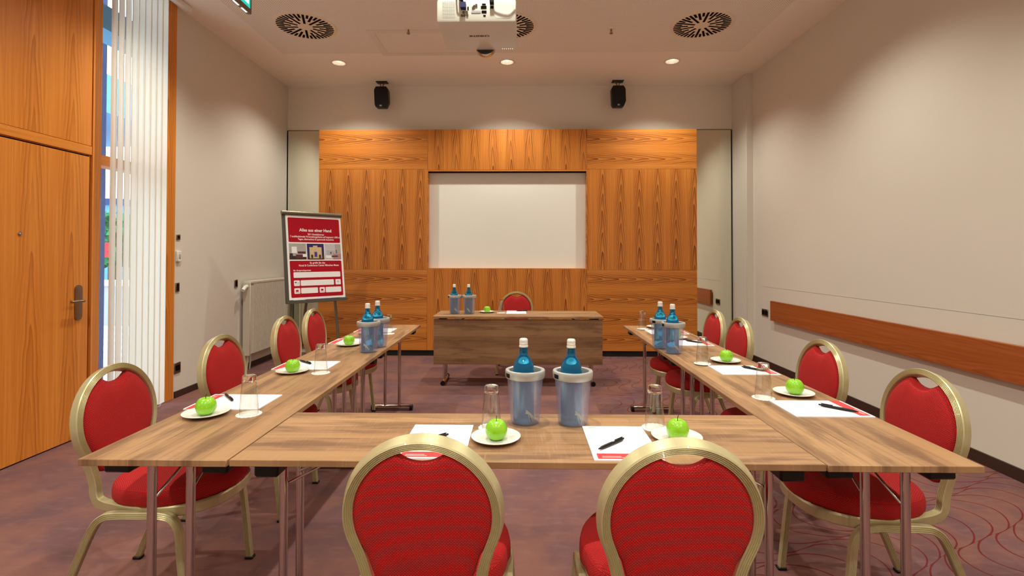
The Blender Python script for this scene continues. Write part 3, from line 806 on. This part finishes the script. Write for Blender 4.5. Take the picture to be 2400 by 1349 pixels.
def icon(u0, u1, v0, v1, cup):
    pr_('icon_tile', M['paper'], u0, u1, v0, v1, 2, .008)
    uc, vc, s = (u0 + u1) / 2, (v0 + v1) / 2, (u1 - u0)
    if cup == 1:
        pr_('icon', M['poster_red'], uc - .25 * s, uc + .22 * s, vc - .012, vc + .008, 3, .007); pr_('icon', M['poster_red'], uc - .34 * s, uc + .34 * s, vc + .013, vc + .017, 3)
    elif cup == 2:
        pr_('icon', P3, uc - .34 * s, uc - .06 * s, vc - .016, vc - .004, 3, .003); pr_('icon', P3, uc - .22 * s, uc - .18 * s, vc - .004, vc + .014, 3)
        pr_('icon', M['greyprint'], uc + .1 * s, uc + .16 * s, vc - .016, vc + .016, 3); pr_('icon', M['greyprint'], uc + .26 * s, uc + .32 * s, vc - .016, vc + .016, 3)
    else:
        pr_('icon', M['greyprint'], uc - .2 * s, uc + .2 * s, vc - .014, vc - .002, 3, .004); pr_('icon', M['greyprint'], uc - .03 * s, uc + .03 * s, vc - .002, vc + .012, 3)
icon(.09, .19, .775, .84, 2); icon(.83, .93, .775, .84, 3); icon(.09, .19, .865, .93, 1); icon(.53, .625, .865, .93, 1)
mc = [cm('marker_white', (210, 206, 200)), M['poster_red'], cm('marker_violet', (96, 60, 120)), M['black']]
for k, xx in enumerate((-.2, -.06, .07, .2)):
    on_board('marker', mc[k % 4], xx - .06, xx + .06, .024, .034, -.034, -.02)
# tripod
zt_ = 1.25
for nm, a, b in (('leg', (-.22, .125, 1.2), (-.31, .06, 0)), ('leg', (.22, .125, 1.2), (.31, .06, 0)), ('leg', (0, .16, 1.3), (0.05, .66, 0))):
    l_ = tube_o(nm, M['easelbar'], fc, [a, b], .016, 10)
    bm = bmesh.new(); lathe(bm, [(0, 0), (.022, 0), (.022, .03), (0, .03)], 12); finish(bm, 'rubber_foot', M['black'], l_, loc=b)
box_o('crossbar', M['easelbar'], fc, (-.24, .24, .10, .14, 1.16, 1.20))

# ------------------------------------------------------------------ chairs
def rib_profile(wr=.0125, dp=.019, n=4):
    """rounded bar: a = depth (carried normal), b = radial; ribs on both depth faces"""
    pr = []
    for s in (1, -1):
        steps = 2 * n + 1
        for i in range(steps):
            b = (-wr + .003) + (2 * wr - .006) * i / (steps - 1)
            a = dp - (.0034 if i % 2 else 0.0)
            pr.append((s * a, s * b))
        pr.append((s * (dp - .004), s * wr)); 
        pr.append((-s * (dp - .004), s * wr))
    return pr
RC, RR, LEAN = .694, .187, math.radians(8)
def back_pt(s, t, off=0.0):
    return Vector((s, -.222 - (t - .70) * math.tan(LEAN) + off, t))
def chair_proto():
    o = thing('banquet_chair', '', 'chair')
    # frame: hoop, uprights, seat rails in one bent bar
    half = [back_pt(RR * math.sin(a), RC + RR * math.cos(a)) for a in [math.radians(q) for q in range(0, 113, 7)]]
    low = [back_pt(.160, .588), back_pt(.149, .548), back_pt(.142, .510), back_pt(.139, .475), Vector((.139, -.188, .447)), Vector((.142, -.174, .422)), Vector((.149, -.140, .410)),
           Vector((.160, -.095, .407)), Vector((.182, -.02, .407)), Vector((.188, .08, .407)), Vector((.172, .17, .409)), Vector((.125, .235, .411)), Vector((.06, .262, .413)), Vector((0, .267, .413))]
    path = catmull(half + low, 3)
    bm = bmesh.new(); prof = rib_profile()
    full = [Vector((-p.x, p.y, p.z)) for p in reversed(path)][:-1] + path
    sweep(bm, full, prof, (0, 0, -1), caps=True)
    finish(bm, 'frame', M['gold'], o, angle=28)
    # legs
    fp = rib_profile(.0125, .013, 3)
    def leg(path, foot):
        bm = bmesh.new(); sweep(bm, path, fp, (1, 0, 0)); l = finish(bm, 'leg', M['gold'], o, angle=28)
        bm = bmesh.new(); box(bm, foot[0] - .015, foot[0] + .015, foot[1] - .018, foot[1] + .018, 0, .012, bev=.003); finish(bm, 'foot_cap', M['black'], l)
    for s in (-1, 1):
        x = s * .207; xf = s * .212
        rear = catmull([(x, .03, .403), (x, -.06, .403), (x, -.105, .394), (x, -.14, .357), (xf, -.185, .25), (xf, -.285, .006)], 5)
        front = catmull([(x, .03, .403), (x, .095, .403), (x, .14, .389), (x, .165, .345), (xf, .178, .25), (xf, .205, .006)], 5)
        leg(rear, (xf, -.285)); leg(front, (xf, .205))
    # seat cushion
    bm = bmesh.new(); rings = []; N_ = 44
    def seat_out(a, k):
        c, s_ = math.cos(a), math.sin(a)
        ex_ = 2.6 if s_ < 0 else 2.1
        rx = .213 if s_ >= 0 else .205; ry = .252 if s_ >= 0 else .19
        q = (abs(c) ** ex_ + abs(s_) ** ex_) ** (-1 / ex_)
        return (rx * q * c * k, .03 + ry * q * s_ * k)
    for k, z in ((.0, .424), (.9, .424), (.965, .428), (1.0, .442), (1.0, .466), (.985, .482), (.94, .494), (.8, .503), (.5, .509), (0, .511)):
        if k == 0: rings.append([bm.verts.new((0, .03, z))])
        else: rings.append([bm.verts.new((*seat_out(2 * PI * i / N_, k), z)) for i in range(N_)])
    for a, b in zip(rings[:-1], rings[1:]):
        for i in range(N_):
            j = (i + 1) % N_
            if len(a) == 1: bm.faces.new((a[0], b[i], b[j]))
            elif len(b) == 1: bm.faces.new((a[i], b[0], a[j]))
            else: bm.faces.new((a[i], a[j], b[j], b[i]))
    finish(bm, 'seat', M['fabric'], o, angle=80)
    # backrest cushion: columns from outline, scooped top for the grip
    def top_of(s):
        r = RR - .011; t = RC + math.sqrt(max(r * r - s * s, 0))
        sc_ = .040 * max(0, 1 - (s / .062) ** 2) ** .8 if abs(s) < .062 else 0
        return t - sc_
    def half_w(t):
        r = RR - .011
        if t > RC - .105: return math.sqrt(max(r * r - (t - RC) ** 2, 0))
        k = (RC - .105 - t) / .08; w0 = math.sqrt(r * r - .105 ** 2)
        return w0 - .022 * min(1, k) - .02 * max(0, (k - .6) / .4) ** 2
    # param: u in [-1,1], v in [0,1]; outline radial mapping from centre
    cen = (0.0, RC - .02); outl = []
    NO = 72
    for i in range(NO):
        a = 2 * PI * i / NO; lo_, hi_ = 0.0, .3
        for _ in range(28):
            md = (lo_ + hi_) / 2; s_, t_ = cen[0] + md * math.sin(a), cen[1] + md * math.cos(a)
            ok = (t_ > .512) and abs(s_) < half_w(t_) and (t_ < top_of(s_))
            if ok: lo_ = md
            else: hi_ = md
        outl.append((lo_ * math.sin(a), lo_ * math.cos(a)))
    bm = bmesh.new()
    def lay(k, off): return [bm.verts.new(back_pt(cen[0] + p[0] * k, cen[1] + p[1] * k, off)) for p in outl]
    R_ = [[bm.verts.new(back_pt(cen[0], cen[1], .030))]] + [lay(k, f) for k, f in ((.4, .0295), (.7, .028), (.88, .024), (.96, .017), (1.0, .006), (1.0, -.006), (.96, -.012), (.85, -.016), (.5, -.018))] + [[bm.verts.new(back_pt(cen[0], cen[1], -.0185))]]
    for a, b in zip(R_[:-1], R_[1:]):
        for i in range(NO):
            j = (i + 1) % NO
            if len(a) == 1: bm.faces.new((a[0], b[i], b[j]))
            elif len(b) == 1: bm.faces.new((a[i], b[0], a[j]))
            else: bm.faces.new((a[i], a[j], b[j], b[i]))
    finish(bm, 'backrest', M['fabric'], o, angle=80)
    return o
ch0 = chair_proto()
base_lab = 'red chair with gold frame '
chairs = [
    ((-.240, 1.467, 0), 0.0, 'seen from behind at the front table, left one', 'chairs with backs to the camera'),
    ((.390, 1.453, 0), 0.0, 'seen from behind at the front table, right one', 'chairs with backs to the camera'),
    ((-1.390, 1.99, 0), -PI / 2 + .02, 'at the left table row, nearest the door', 'chairs along the left table row'),
    ((-1.400, 2.72, 0), -PI / 2, 'second along the left table row, by the blind', 'chairs along the left table row'),
    ((-1.450, 3.57, 0), -PI / 2, 'third along the left table row, before the radiator', 'chairs along the left table row'),
    ((-1.455, 4.07, 0), -PI / 2, 'farthest along the left table row, below the flip chart', 'chairs along the left table row'),
    ((1.315, 1.955, 0), PI / 2 - .02, 'at the right table row, nearest the camera', 'chairs along the right table row'),
    ((1.335, 2.63, 0), PI / 2, 'second along the right table row, below the chair rail', 'chairs along the right table row'),
    ((1.315, 3.56, 0), PI / 2, 'third along the right table row', 'chairs along the right table row'),
    ((1.335, 4.06, 0), PI / 2, 'farthest along the right table row, before the right mirror', 'chairs along the right table row'),
    ((-.045, 5.80, 0), PI, 'alone behind the speaker desk, facing the camera', 'chair at the speaker desk'),
]
for i, (l, r, lab, gr) in enumerate(chairs):
    if i == 0: ch0.location = l; ch0.rotation_euler.z = r; ch0['label'] = base_lab + lab; ch0['group'] = gr
    else: dup(ch0, l, r, base_lab + lab, gr)

# ------------------------------------------------------------------ folding tables (local: length along x, origin at floor centre)
TT = .020
def table(L, W, loc, rotz, label, mat, group, modesty=False):
    o = thing('desk' if modesty else 'folding_table', label, 'desk' if modesty else 'table', loc, rotz, group)
    top = box_o('table_top', mat, o, (-L / 2, L / 2, -W / 2, W / 2, TZ - TT, TZ), bev=.0015)
    for s in (-1, 1):
        x = s * (L / 2 - .088)
        for q in (-1, 1):
            y = q * .062
            bm = bmesh.new(); sweep(bm, [(x, y, .03), (x, y, TZ - TT - .012)], circ(.0135, 16)); finish(bm, 'leg', M['chrome'], o)
            box_o('hinge_block', M['black'], o, (x - .03, x + .045, q * (W / 2 - .072) - .042, q * (W / 2 - .072) + .042, TZ - TT - .046, TZ - TT), bev=.006)
            a, b = (x - s * .004, y + q * -.012, .57), (x - s * .24, y - q * .035, TZ - TT - .012)
            tube_o('brace', M['chrome'], o, [(x, y - q * .004, .565), a, b, (b[0] - s * .02, b[1], TZ - TT - .004)], .0048, 8)
        box_o('mounting_plate', M['chrome'], o, (x - .03, x + .03, -W / 2 + .105, W / 2 - .105, TZ - TT - .014, TZ - TT), bev=.003)
        bm = bmesh.new(); sweep(bm, [(x, -.16, .026), (x, .16, .026)], circ(.019, 14)); ft = finish(bm, 'foot', M['chrome'], o)
        for q in (-1, 1):
            bm = bmesh.new(); sweep(bm, [(x, q * .155, .024), (x, q * .178, .024)], circ(.0235, 14)); finish(bm, 'foot_cap', M['black'], ft)
    if modesty:
        box_o('modesty_panel', M['lam_shaded'], o, (-L / 2 + .008, L / 2 - .008, -W / 2 + .01, -W / 2 + .028, .235, TZ - TT - .012), bev=.002)
        for xx in (-.6, .6): box_o('panel_bracket', M['chrome'], o, (xx - .02, xx + .02, -W / 2 + .028, -W / 2 + .05, TZ - TT - .08, TZ - TT))
    return o
yF, yM, yS, yB = 1.4895, 1.951, 3.225, 4.41
table(1.773, .455, (0.0148, 1.7225, 0), 0, 'brown oak laminate folding table across the front, behind the two near chairs', M['lam_x'], 'folding tables of the U')
xl, xr = -1.1035, 1.1300
table(yS - yF - .002, .452, (xl, (yF + yS) / 2, 0), PI / 2, 'brown oak laminate folding table of the left row, nearer the camera', M['lam_x'], 'folding tables of the U')
table(yB - yS - .002, .452, (xl, (yS + yB) / 2, 0), PI / 2, 'shorter brown oak laminate folding table at the far end of the left row', M['lam_x'], 'folding tables of the U')
table(yS - yF - .002, .452, (xr, (yF + yS) / 2, 0), PI / 2, 'brown oak laminate folding table of the right row, nearer the camera', M['lam_x'], 'folding tables of the U')
table(yB - yS - .002, .452, (xr, (yS + yB) / 2, 0), PI / 2, 'shorter brown oak laminate folding table at the far end of the right row', M['lam_x'], 'folding tables of the U')
DKX, DKY = -.022, 5.30
table(1.715, .53, (DKX, DKY, 0), 0, 'speaker desk with brown oak modesty panel before the wood panelling', M['lam_x'], 'speaker desk', True)

# ------------------------------------------------------------------ table settings
def plate_proto():
    bm = bmesh.new(); lathe(bm, [(0, .0), (.046, .0), (.05, .002), (.066, .007), (.0815, .0125), (.0825, .0145), (.080, .015), (.064, .0095), (.05, .0055), (.046, .0045), (0, .0042)], 48)
    return tag(finish(bm, 'plate', M['porcelain']), '', 'plate')
def apple_proto():
    o = thing('green_apple', '', 'apple')
    bm = bmesh.new(); prof = []
    for i in range(21):
        a = PI * i / 20
        r = .0365 * (math.sin(a) ** .82) * (1 + .06 * math.cos(a)); z = .035 - .0345 * math.cos(a)
        if i >= 16: z -= .010 * ((i - 15) / 5) ** 2.2
        if i <= 3: z += .005 * ((3 - i) / 3) ** 1.5
        prof.append((max(r, 0), z))
    prof[0] = (0, prof[0][1]); prof[-1] = (0, prof[-1][1])
    zmin = min(p[1] for p in prof); prof = [(r, z - zmin) for r, z in prof]
    lathe(bm, prof, 30)
    for v in bm.verts:
        a = math.atan2(v.co.y, v.co.x); k = 1 + .018 * math.cos(5 * a) * (.5 if v.co.z > .03 else 1); v.co.x *= k; v.co.y *= k
    finish(bm, 'fruit', M['apple'], o, angle=80)
    zt = prof[-1][1]
    tube_o('stem', M['stem'], o, catmull([(0, 0, zt - .003), (.001, 0, zt + .01), (-.003, .001, zt + .02)], 3), .0013, 6)
    return o
def coaster_proto():
    bm = bmesh.new(); pts = [((.0455 + .0016 * math.cos(18 * a)) * math.cos(a), (.0455 + .0016 * math.cos(18 * a)) * math.sin(a)) for a in [2 * PI * i / 108 for i in range(108)]]
    prism(bm, pts, 0, .0016); return tag(finish(bm, 'coaster', M['coaster']), '', 'coaster')
def glass_proto():
    # tumbler standing upside down: thin wall, solid base on top
    o = thing('drinking_glass', '', 'glass')
    bm = bmesh.new()
    lathe(bm, [(.0318, .0004), (.0345, 0.0), (.0335, .03), (.0305, .075), (.0262, .118), (.0250, .124), (.0240, .1235), (.0250, .118), (.0292, .075), (.0323, .03), (.0330, .0006)], 40); finish(bm, 'wall', M['thinglass'], o, angle=60)
    bm = bmesh.new()
    lathe(bm, [(0, .1255), (.019, .1245), (.0245, .1235), (.0250, .127), (.0244, .134), (.0248, .142), (.0236, .1475), (.019, .148), (0, .1455)], 40); finish(bm, 'base', M['glass'], o, angle=60)
    return o
def bucket_proto():
    o = thing('bottle_cooler', '', 'bottle cooler')
    bm = bmesh.new()
    lathe(bm, [(0, 0), (.048, 0), (.0525, .003), (.054, .01), (.0665, .172), (.0645, .172), (.052, .012), (.049, .006), (0, .006)], 40); finish(bm, 'body', M['acrylic'], o)
    bm = bmesh.new(); lathe(bm, [(.0635, .166), (.0705, .166), (.0725, .169), (.0735, .190), (.072, .194), (.062, .1955), (.0585, .193), (.0575, .180), (.0605, .168)], 40, close=True); finish(bm, 'rim', M['silver'], o)
    bm = bmesh.new()
    pts_ = [(math.radians(q), .174) for q in range(200, 221, 4)]
    a = [bm.verts.new((.0733 * math.cos(q), .0733 * math.sin(q), .172)) for q, _ in pts_]; b = [bm.verts.new((.0742 * math.cos(q), .0742 * math.sin(q), .187)) for q, _ in pts_]
    for i in range(len(a) - 1): bm.faces.new((a[i], a[i + 1], b[i + 1], b[i]))
    finish(bm, 'label', M['black'], o)
    # silvery splash motif printed low on the front
    rnd = random.Random(3); bm = bmesh.new()
    for k in range(13):
        q0 = math.radians(272 + rnd.uniform(-2, 3)); z0 = .062 - .004 * (k % 4); q1 = math.radians(285 + rnd.uniform(0, 24)); z1 = .018 + rnd.uniform(-.003, .018)
        path = []
        for j in range(5):
            f = j / 4; q = q0 + (q1 - q0) * f; z = z0 + (z1 - z0) * f + .006 * math.sin(f * PI) ; r = .0535 + z * .0772 + .0004
            path.append((r * math.cos(q), r * math.sin(q), z))
        sweep(bm, path, circ(.0007, 5))
    finish(bm, 'splash_motif', M['silver'], o)
    return o
def bottle_proto():
    o = thing('water_bottle', '', 'bottle')
    bm = bmesh.new()
    lathe(bm, [(0, 0), (.033, 0), (.0375, .004), (.0385, .012), (.0385, .186), (.0380, .196), (.0362, .206), (.0330, .216), (.0282, .2255), (.0228, .233), (.0182, .239), (.0158, .245), (.0150, .252), (.0138, .284), (0, .284)], 36); finish(bm, 'glass_body', M['bluebottle'], o, angle=60)
    bm = bmesh.new(); lathe(bm, [(.0145, .271), (.0165, .271), (.0166, .277), (.0152, .279), (.0152, .282), (.0162, .284), (.0150, .286), (.0158, .292), (.0150, .299), (.012, .302), (0, .302)], 28); finish(bm, 'cap', M['cap'], o)
    return o
def pad_proto():
    o = thing('writing_pad', '', 'writing pad')
    box_o('paper_block', M['paper'], o, (-.105, .105, -.1485, .1485, 0, .004))
    box_o('red_band', M['redprint'], o, (-.092, .105, -.140, -.099, .004, .0043))
    for i, (a, b, z) in enumerate(((-.078, -.02, -.122), (-.078, -.012, -.130))): box_o('print_line', M['pinkprint'], o, (a, b, z - .0015, z + .0015, .0043, .0046))
    box_o('print_line', M['greyprint'], o, (-.085, -.055, .132, .135, .004, .0042))
    return o
def pen_proto():
    o = thing('ballpoint_pen', '', 'pen')
    bm = bmesh.new(); prof = [(0, -.07), (.0012, -.068), (.0048, -.052), (.0056, -.03), (.0056, .045), (.0048, .058), (0, .058)]
    lathe(bm, [(r, z) for r, z in prof], 12); bmesh.ops.rotate(bm, verts=bm.verts, cent=(0, 0, 0), matrix=Matrix.Rotation(PI / 2, 3, 'Y'))
    b = finish(bm, 'barrel', M['black'], o, loc=(0, 0, .0058))
    box_o('clip', M['black'], o, (.018, .060, -.0018, .0018, .0112, .0136), bev=.0006); box_o('push_button', M['black'], o, (.056, .068, -.003, .003, .003, .009), bev=.0015)
    box_o('badge', M['greyprint'], o, (.004, .016, -.002, .002, .0108, .0117))
    return o
proto = dict(plate=plate_proto(), apple=apple_proto(), coaster=coaster_proto(), glass=glass_proto(), bucket=bucket_proto(), bottle=bottle_proto(), pad=pad_proto(), pen=pen_proto())
used = set()
def put(kind, loc, rotz, label, group):
    p = proto[kind]
    if kind not in used: used.add(kind); p.location = loc; p.rotation_euler = (0, 0, rotz); p['label'] = label; p['group'] = group; return p
    return dup(p, loc, rotz, label, group)

# seat: name, plate xy, coaster xy, pad (x, y, rot), pen (x, y, rot) or None
seats = [
    ('left seat of the front table', (-.080, 1.676), (-.102, 1.790), (-.272, 1.6585, 0), (-.292, 1.650, math.radians(42))),
    ('right seat of the front table', (.524, 1.692), (.480, 1.800), (.3275, 1.655, 0), (.294, 1.622, math.radians(43.7))),
    ('nearest seat of the left table row', (-1.205, 1.912), (-1.045, 1.922), (-1.187, 2.076, -PI / 2), (-1.240, 2.120, math.radians(-47))),
    ('second seat of the left table row', (-1.191, 2.612), (-1.038, 2.600), (-1.182, 2.768, -PI / 2), (-1.215, 2.822, math.radians(-40))),
    ('third seat of the left table row', (-1.165, 3.400), (-.985, 3.455), (-1.178, 3.545, -PI / 2), None),
    ('farthest seat of the left table row', (-1.175, 3.895), (-1.028, 3.902), (-1.175, 4.065, -PI / 2), None),
    ('nearest seat of the right table row', (1.212, 2.246), (1.051, 2.188), (1.200, 2.034, PI / 2), (1.262, 2.016, math.radians(-44 + 180))),
    ('second seat of the right table row', (1.189, 2.925), (1.029, 2.850), (1.192, 2.706, PI / 2), (1.250, 2.705, math.radians(-52 + 180))),
    ('third seat of the right table row', (1.155, 3.738), (1.035, 3.690), (1.172, 3.532, PI / 2), (1.225, 3.550, math.radians(-50 + 180))),
    ('farthest seat of the right table row', (1.160, 4.285), (1.018, 4.180), (1.172, 4.030, PI / 2), None),
    ('speaker desk', (-.356, 5.380), (-.200, 5.345), (-.040, 5.405, PI), (.020, 5.470, math.radians(15))),
]
for nm, pl_, cs, pd, pn in seats:
    if 'third seat of the left' in nm: cs = (-1.02, 3.52)
    put('plate', (pl_[0], pl_[1], TZ), 0, 'small white plate at the ' + nm, 'side plates')
    put('apple', (pl_[0] + .002, pl_[1] - .006, TZ + .0053), random.uniform(0, 6), 'green apple on the plate at the ' + nm, 'green apples')
    put('pad', (pd[0], pd[1], TZ), pd[2], 'white pad with red band at the ' + nm, 'writing pads')
    inpad = False
    if nm == 'third seat of the left table row': pass
    # coaster overlapping the pad lies on it
    dx, dy = cs[0] - pd[0], cs[1] - pd[1]; hx, hy = (.1485, .105) if abs(math.sin(pd[2])) > .5 else (.105, .1485)
    near = max(abs(dx) - hx, abs(dy) - hy)
    cz = TZ + (.0048 if near < .047 and max(abs(dx) - hx, 0) ** 2 + max(abs(dy) - hy, 0) ** 2 < .047 ** 2 else 0)
    put('coaster', (cs[0], cs[1], cz), random.uniform(0, 6), 'round white paper coaster under the glass at the ' + nm, 'paper coasters')
    put('glass', (cs[0], cs[1], cz + .0021), 0, 'upturned drinking glass at the ' + nm, 'drinking glasses')
    if pn: put('pen', (pn[0], pn[1], TZ + .0044), pn[2], 'black ballpoint pen on the pad at the ' + nm, 'ballpoint pens')

coolers = [
    (.019, 1.852, 'left of the two on the front table'), (.193, 1.842, 'right of the two on the front table'),
    (-.962, 3.172, 'nearer of the two on the left table row'), (-.948, 3.345, 'farther of the two on the left table row'),
    (.965, 3.176, 'nearer of the two on the right table row'), (.935, 3.345, 'farther of the two on the right table row'),
    (-.688, 5.275, 'left of the two on the speaker desk'), (-.536, 5.278, 'right of the two on the speaker desk'),
]
for x, y, lab in coolers:
    put('bucket', (x, y, TZ), 0 if y < 5 and abs(x) < .5 else random.uniform(-.4, .4), 'frosted bottle cooler, ' + lab, 'bottle coolers')
    put('bottle', (x - .006, y - .004, TZ + .0065), random.uniform(0, 6), 'blue glass water bottle in the cooler, ' + lab, 'water bottles')

# ------------------------------------------------------------------ outside the window
struct(box_o('terrace_ground', M['concrete'], None, (-40, XL - .21, -10, 40, -.2, -.05)))
tag(box_o('terrace_canopy', M['bluepale'], None, (-3.68, XL - .21, 2.0, 10, 3.2, 3.4)), 'pale soffit over the terrace outside the window', 'canopy')
tag(box_o('blue_column', M['blue'], None, (-4.80, -4.45, 5.0, 5.3, -.05, 6.0), bev=.01), 'blue column outside the window beside the door', 'column')
bd_ = thing('neighbour_building', 'pale blue building across the terrace outside the window', 'building', (-17, 19, -.05))
box_o('wall', M['bluepale'], bd_, (-4, 4, -3, 3, 0, 3.0)); box_o('parapet', M['blue'], bd_, (-4.1, 4.1, -3.1, 3.1, 3.0, 3.2))
box_o('upper_band', M['bluepale'], bd_, (-3, 3, -3, 3, 6.2, 7.5)); box_o('pier', M['blue'], bd_, (-.4, .4, -.4, .4, 3.2, 6.2))
tw = thing('terrace_wall', 'low grey terrace wall with a white coping outside the window', 'wall', (-8.0, 9.4, -.05))
box_o('wall', M['greyprint'], tw, (-3, 3, -.1, .1, 0, .8)); box_o('coping', M['white'], tw, (-3.05, 3.05, -.15, .15, .8, .9))
st = thing('terrace_steps', 'pale terrace steps outside the window', 'steps', (-5.4, 6.6, -.05))
for k in range(5): box_o('step', M['concrete'], st, (-1.6, 1.6, k * .3, k * .3 + .3, 0, .02 + k * .05))
sg = thing('street_sign', 'small red and white sign outside the window', 'sign', (-8.4, 9.9, 0))
tube_o('post', M['steel'], sg, [(0, 0, -.05), (0, 0, 1.6)], .03, 8); box_o('board', M['signred'], sg, (-.25, .25, -.06, -.03, 1.28, 1.58)); box_o('print', M['paper'], sg, (-.12, .12, -.065, -.06, 1.35, 1.52))
tr_ = thing('tree', 'green leafy tree outside the window', 'tree', (-9.6, 11.6, -.05))
tube_o('trunk', M['bark'], tr_, catmull([(0, 0, 0), (.05, 0, 0.9), (0, .05, 1.9)], 4), .1, 8)
rnd = random.Random(5); bm = bmesh.new()
for k in range(1400):
    a, b, r = rnd.uniform(0, 2 * PI), rnd.uniform(-1, 1), rnd.uniform(.3, 1) ** .5
    p = Vector((math.cos(a) * math.sqrt(1 - b * b) * 1.0 * r, math.sin(a) * math.sqrt(1 - b * b) * 1.0 * r, 1.72 + b * .62 * r))
    n_ = Vector((rnd.uniform(-1, 1), rnd.uniform(-1, 1), rnd.uniform(-1, 1))).normalized(); t1 = n_.orthogonal() * .09; t2 = n_.cross(t1) * .6
    bm.faces.new([bm.verts.new(p + q) for q in (-t1, t2, t1, -t2)])
lf = finish(bm, 'leaves', M['leaf'], tr_, smooth=False); lf['kind'] = 'stuff'
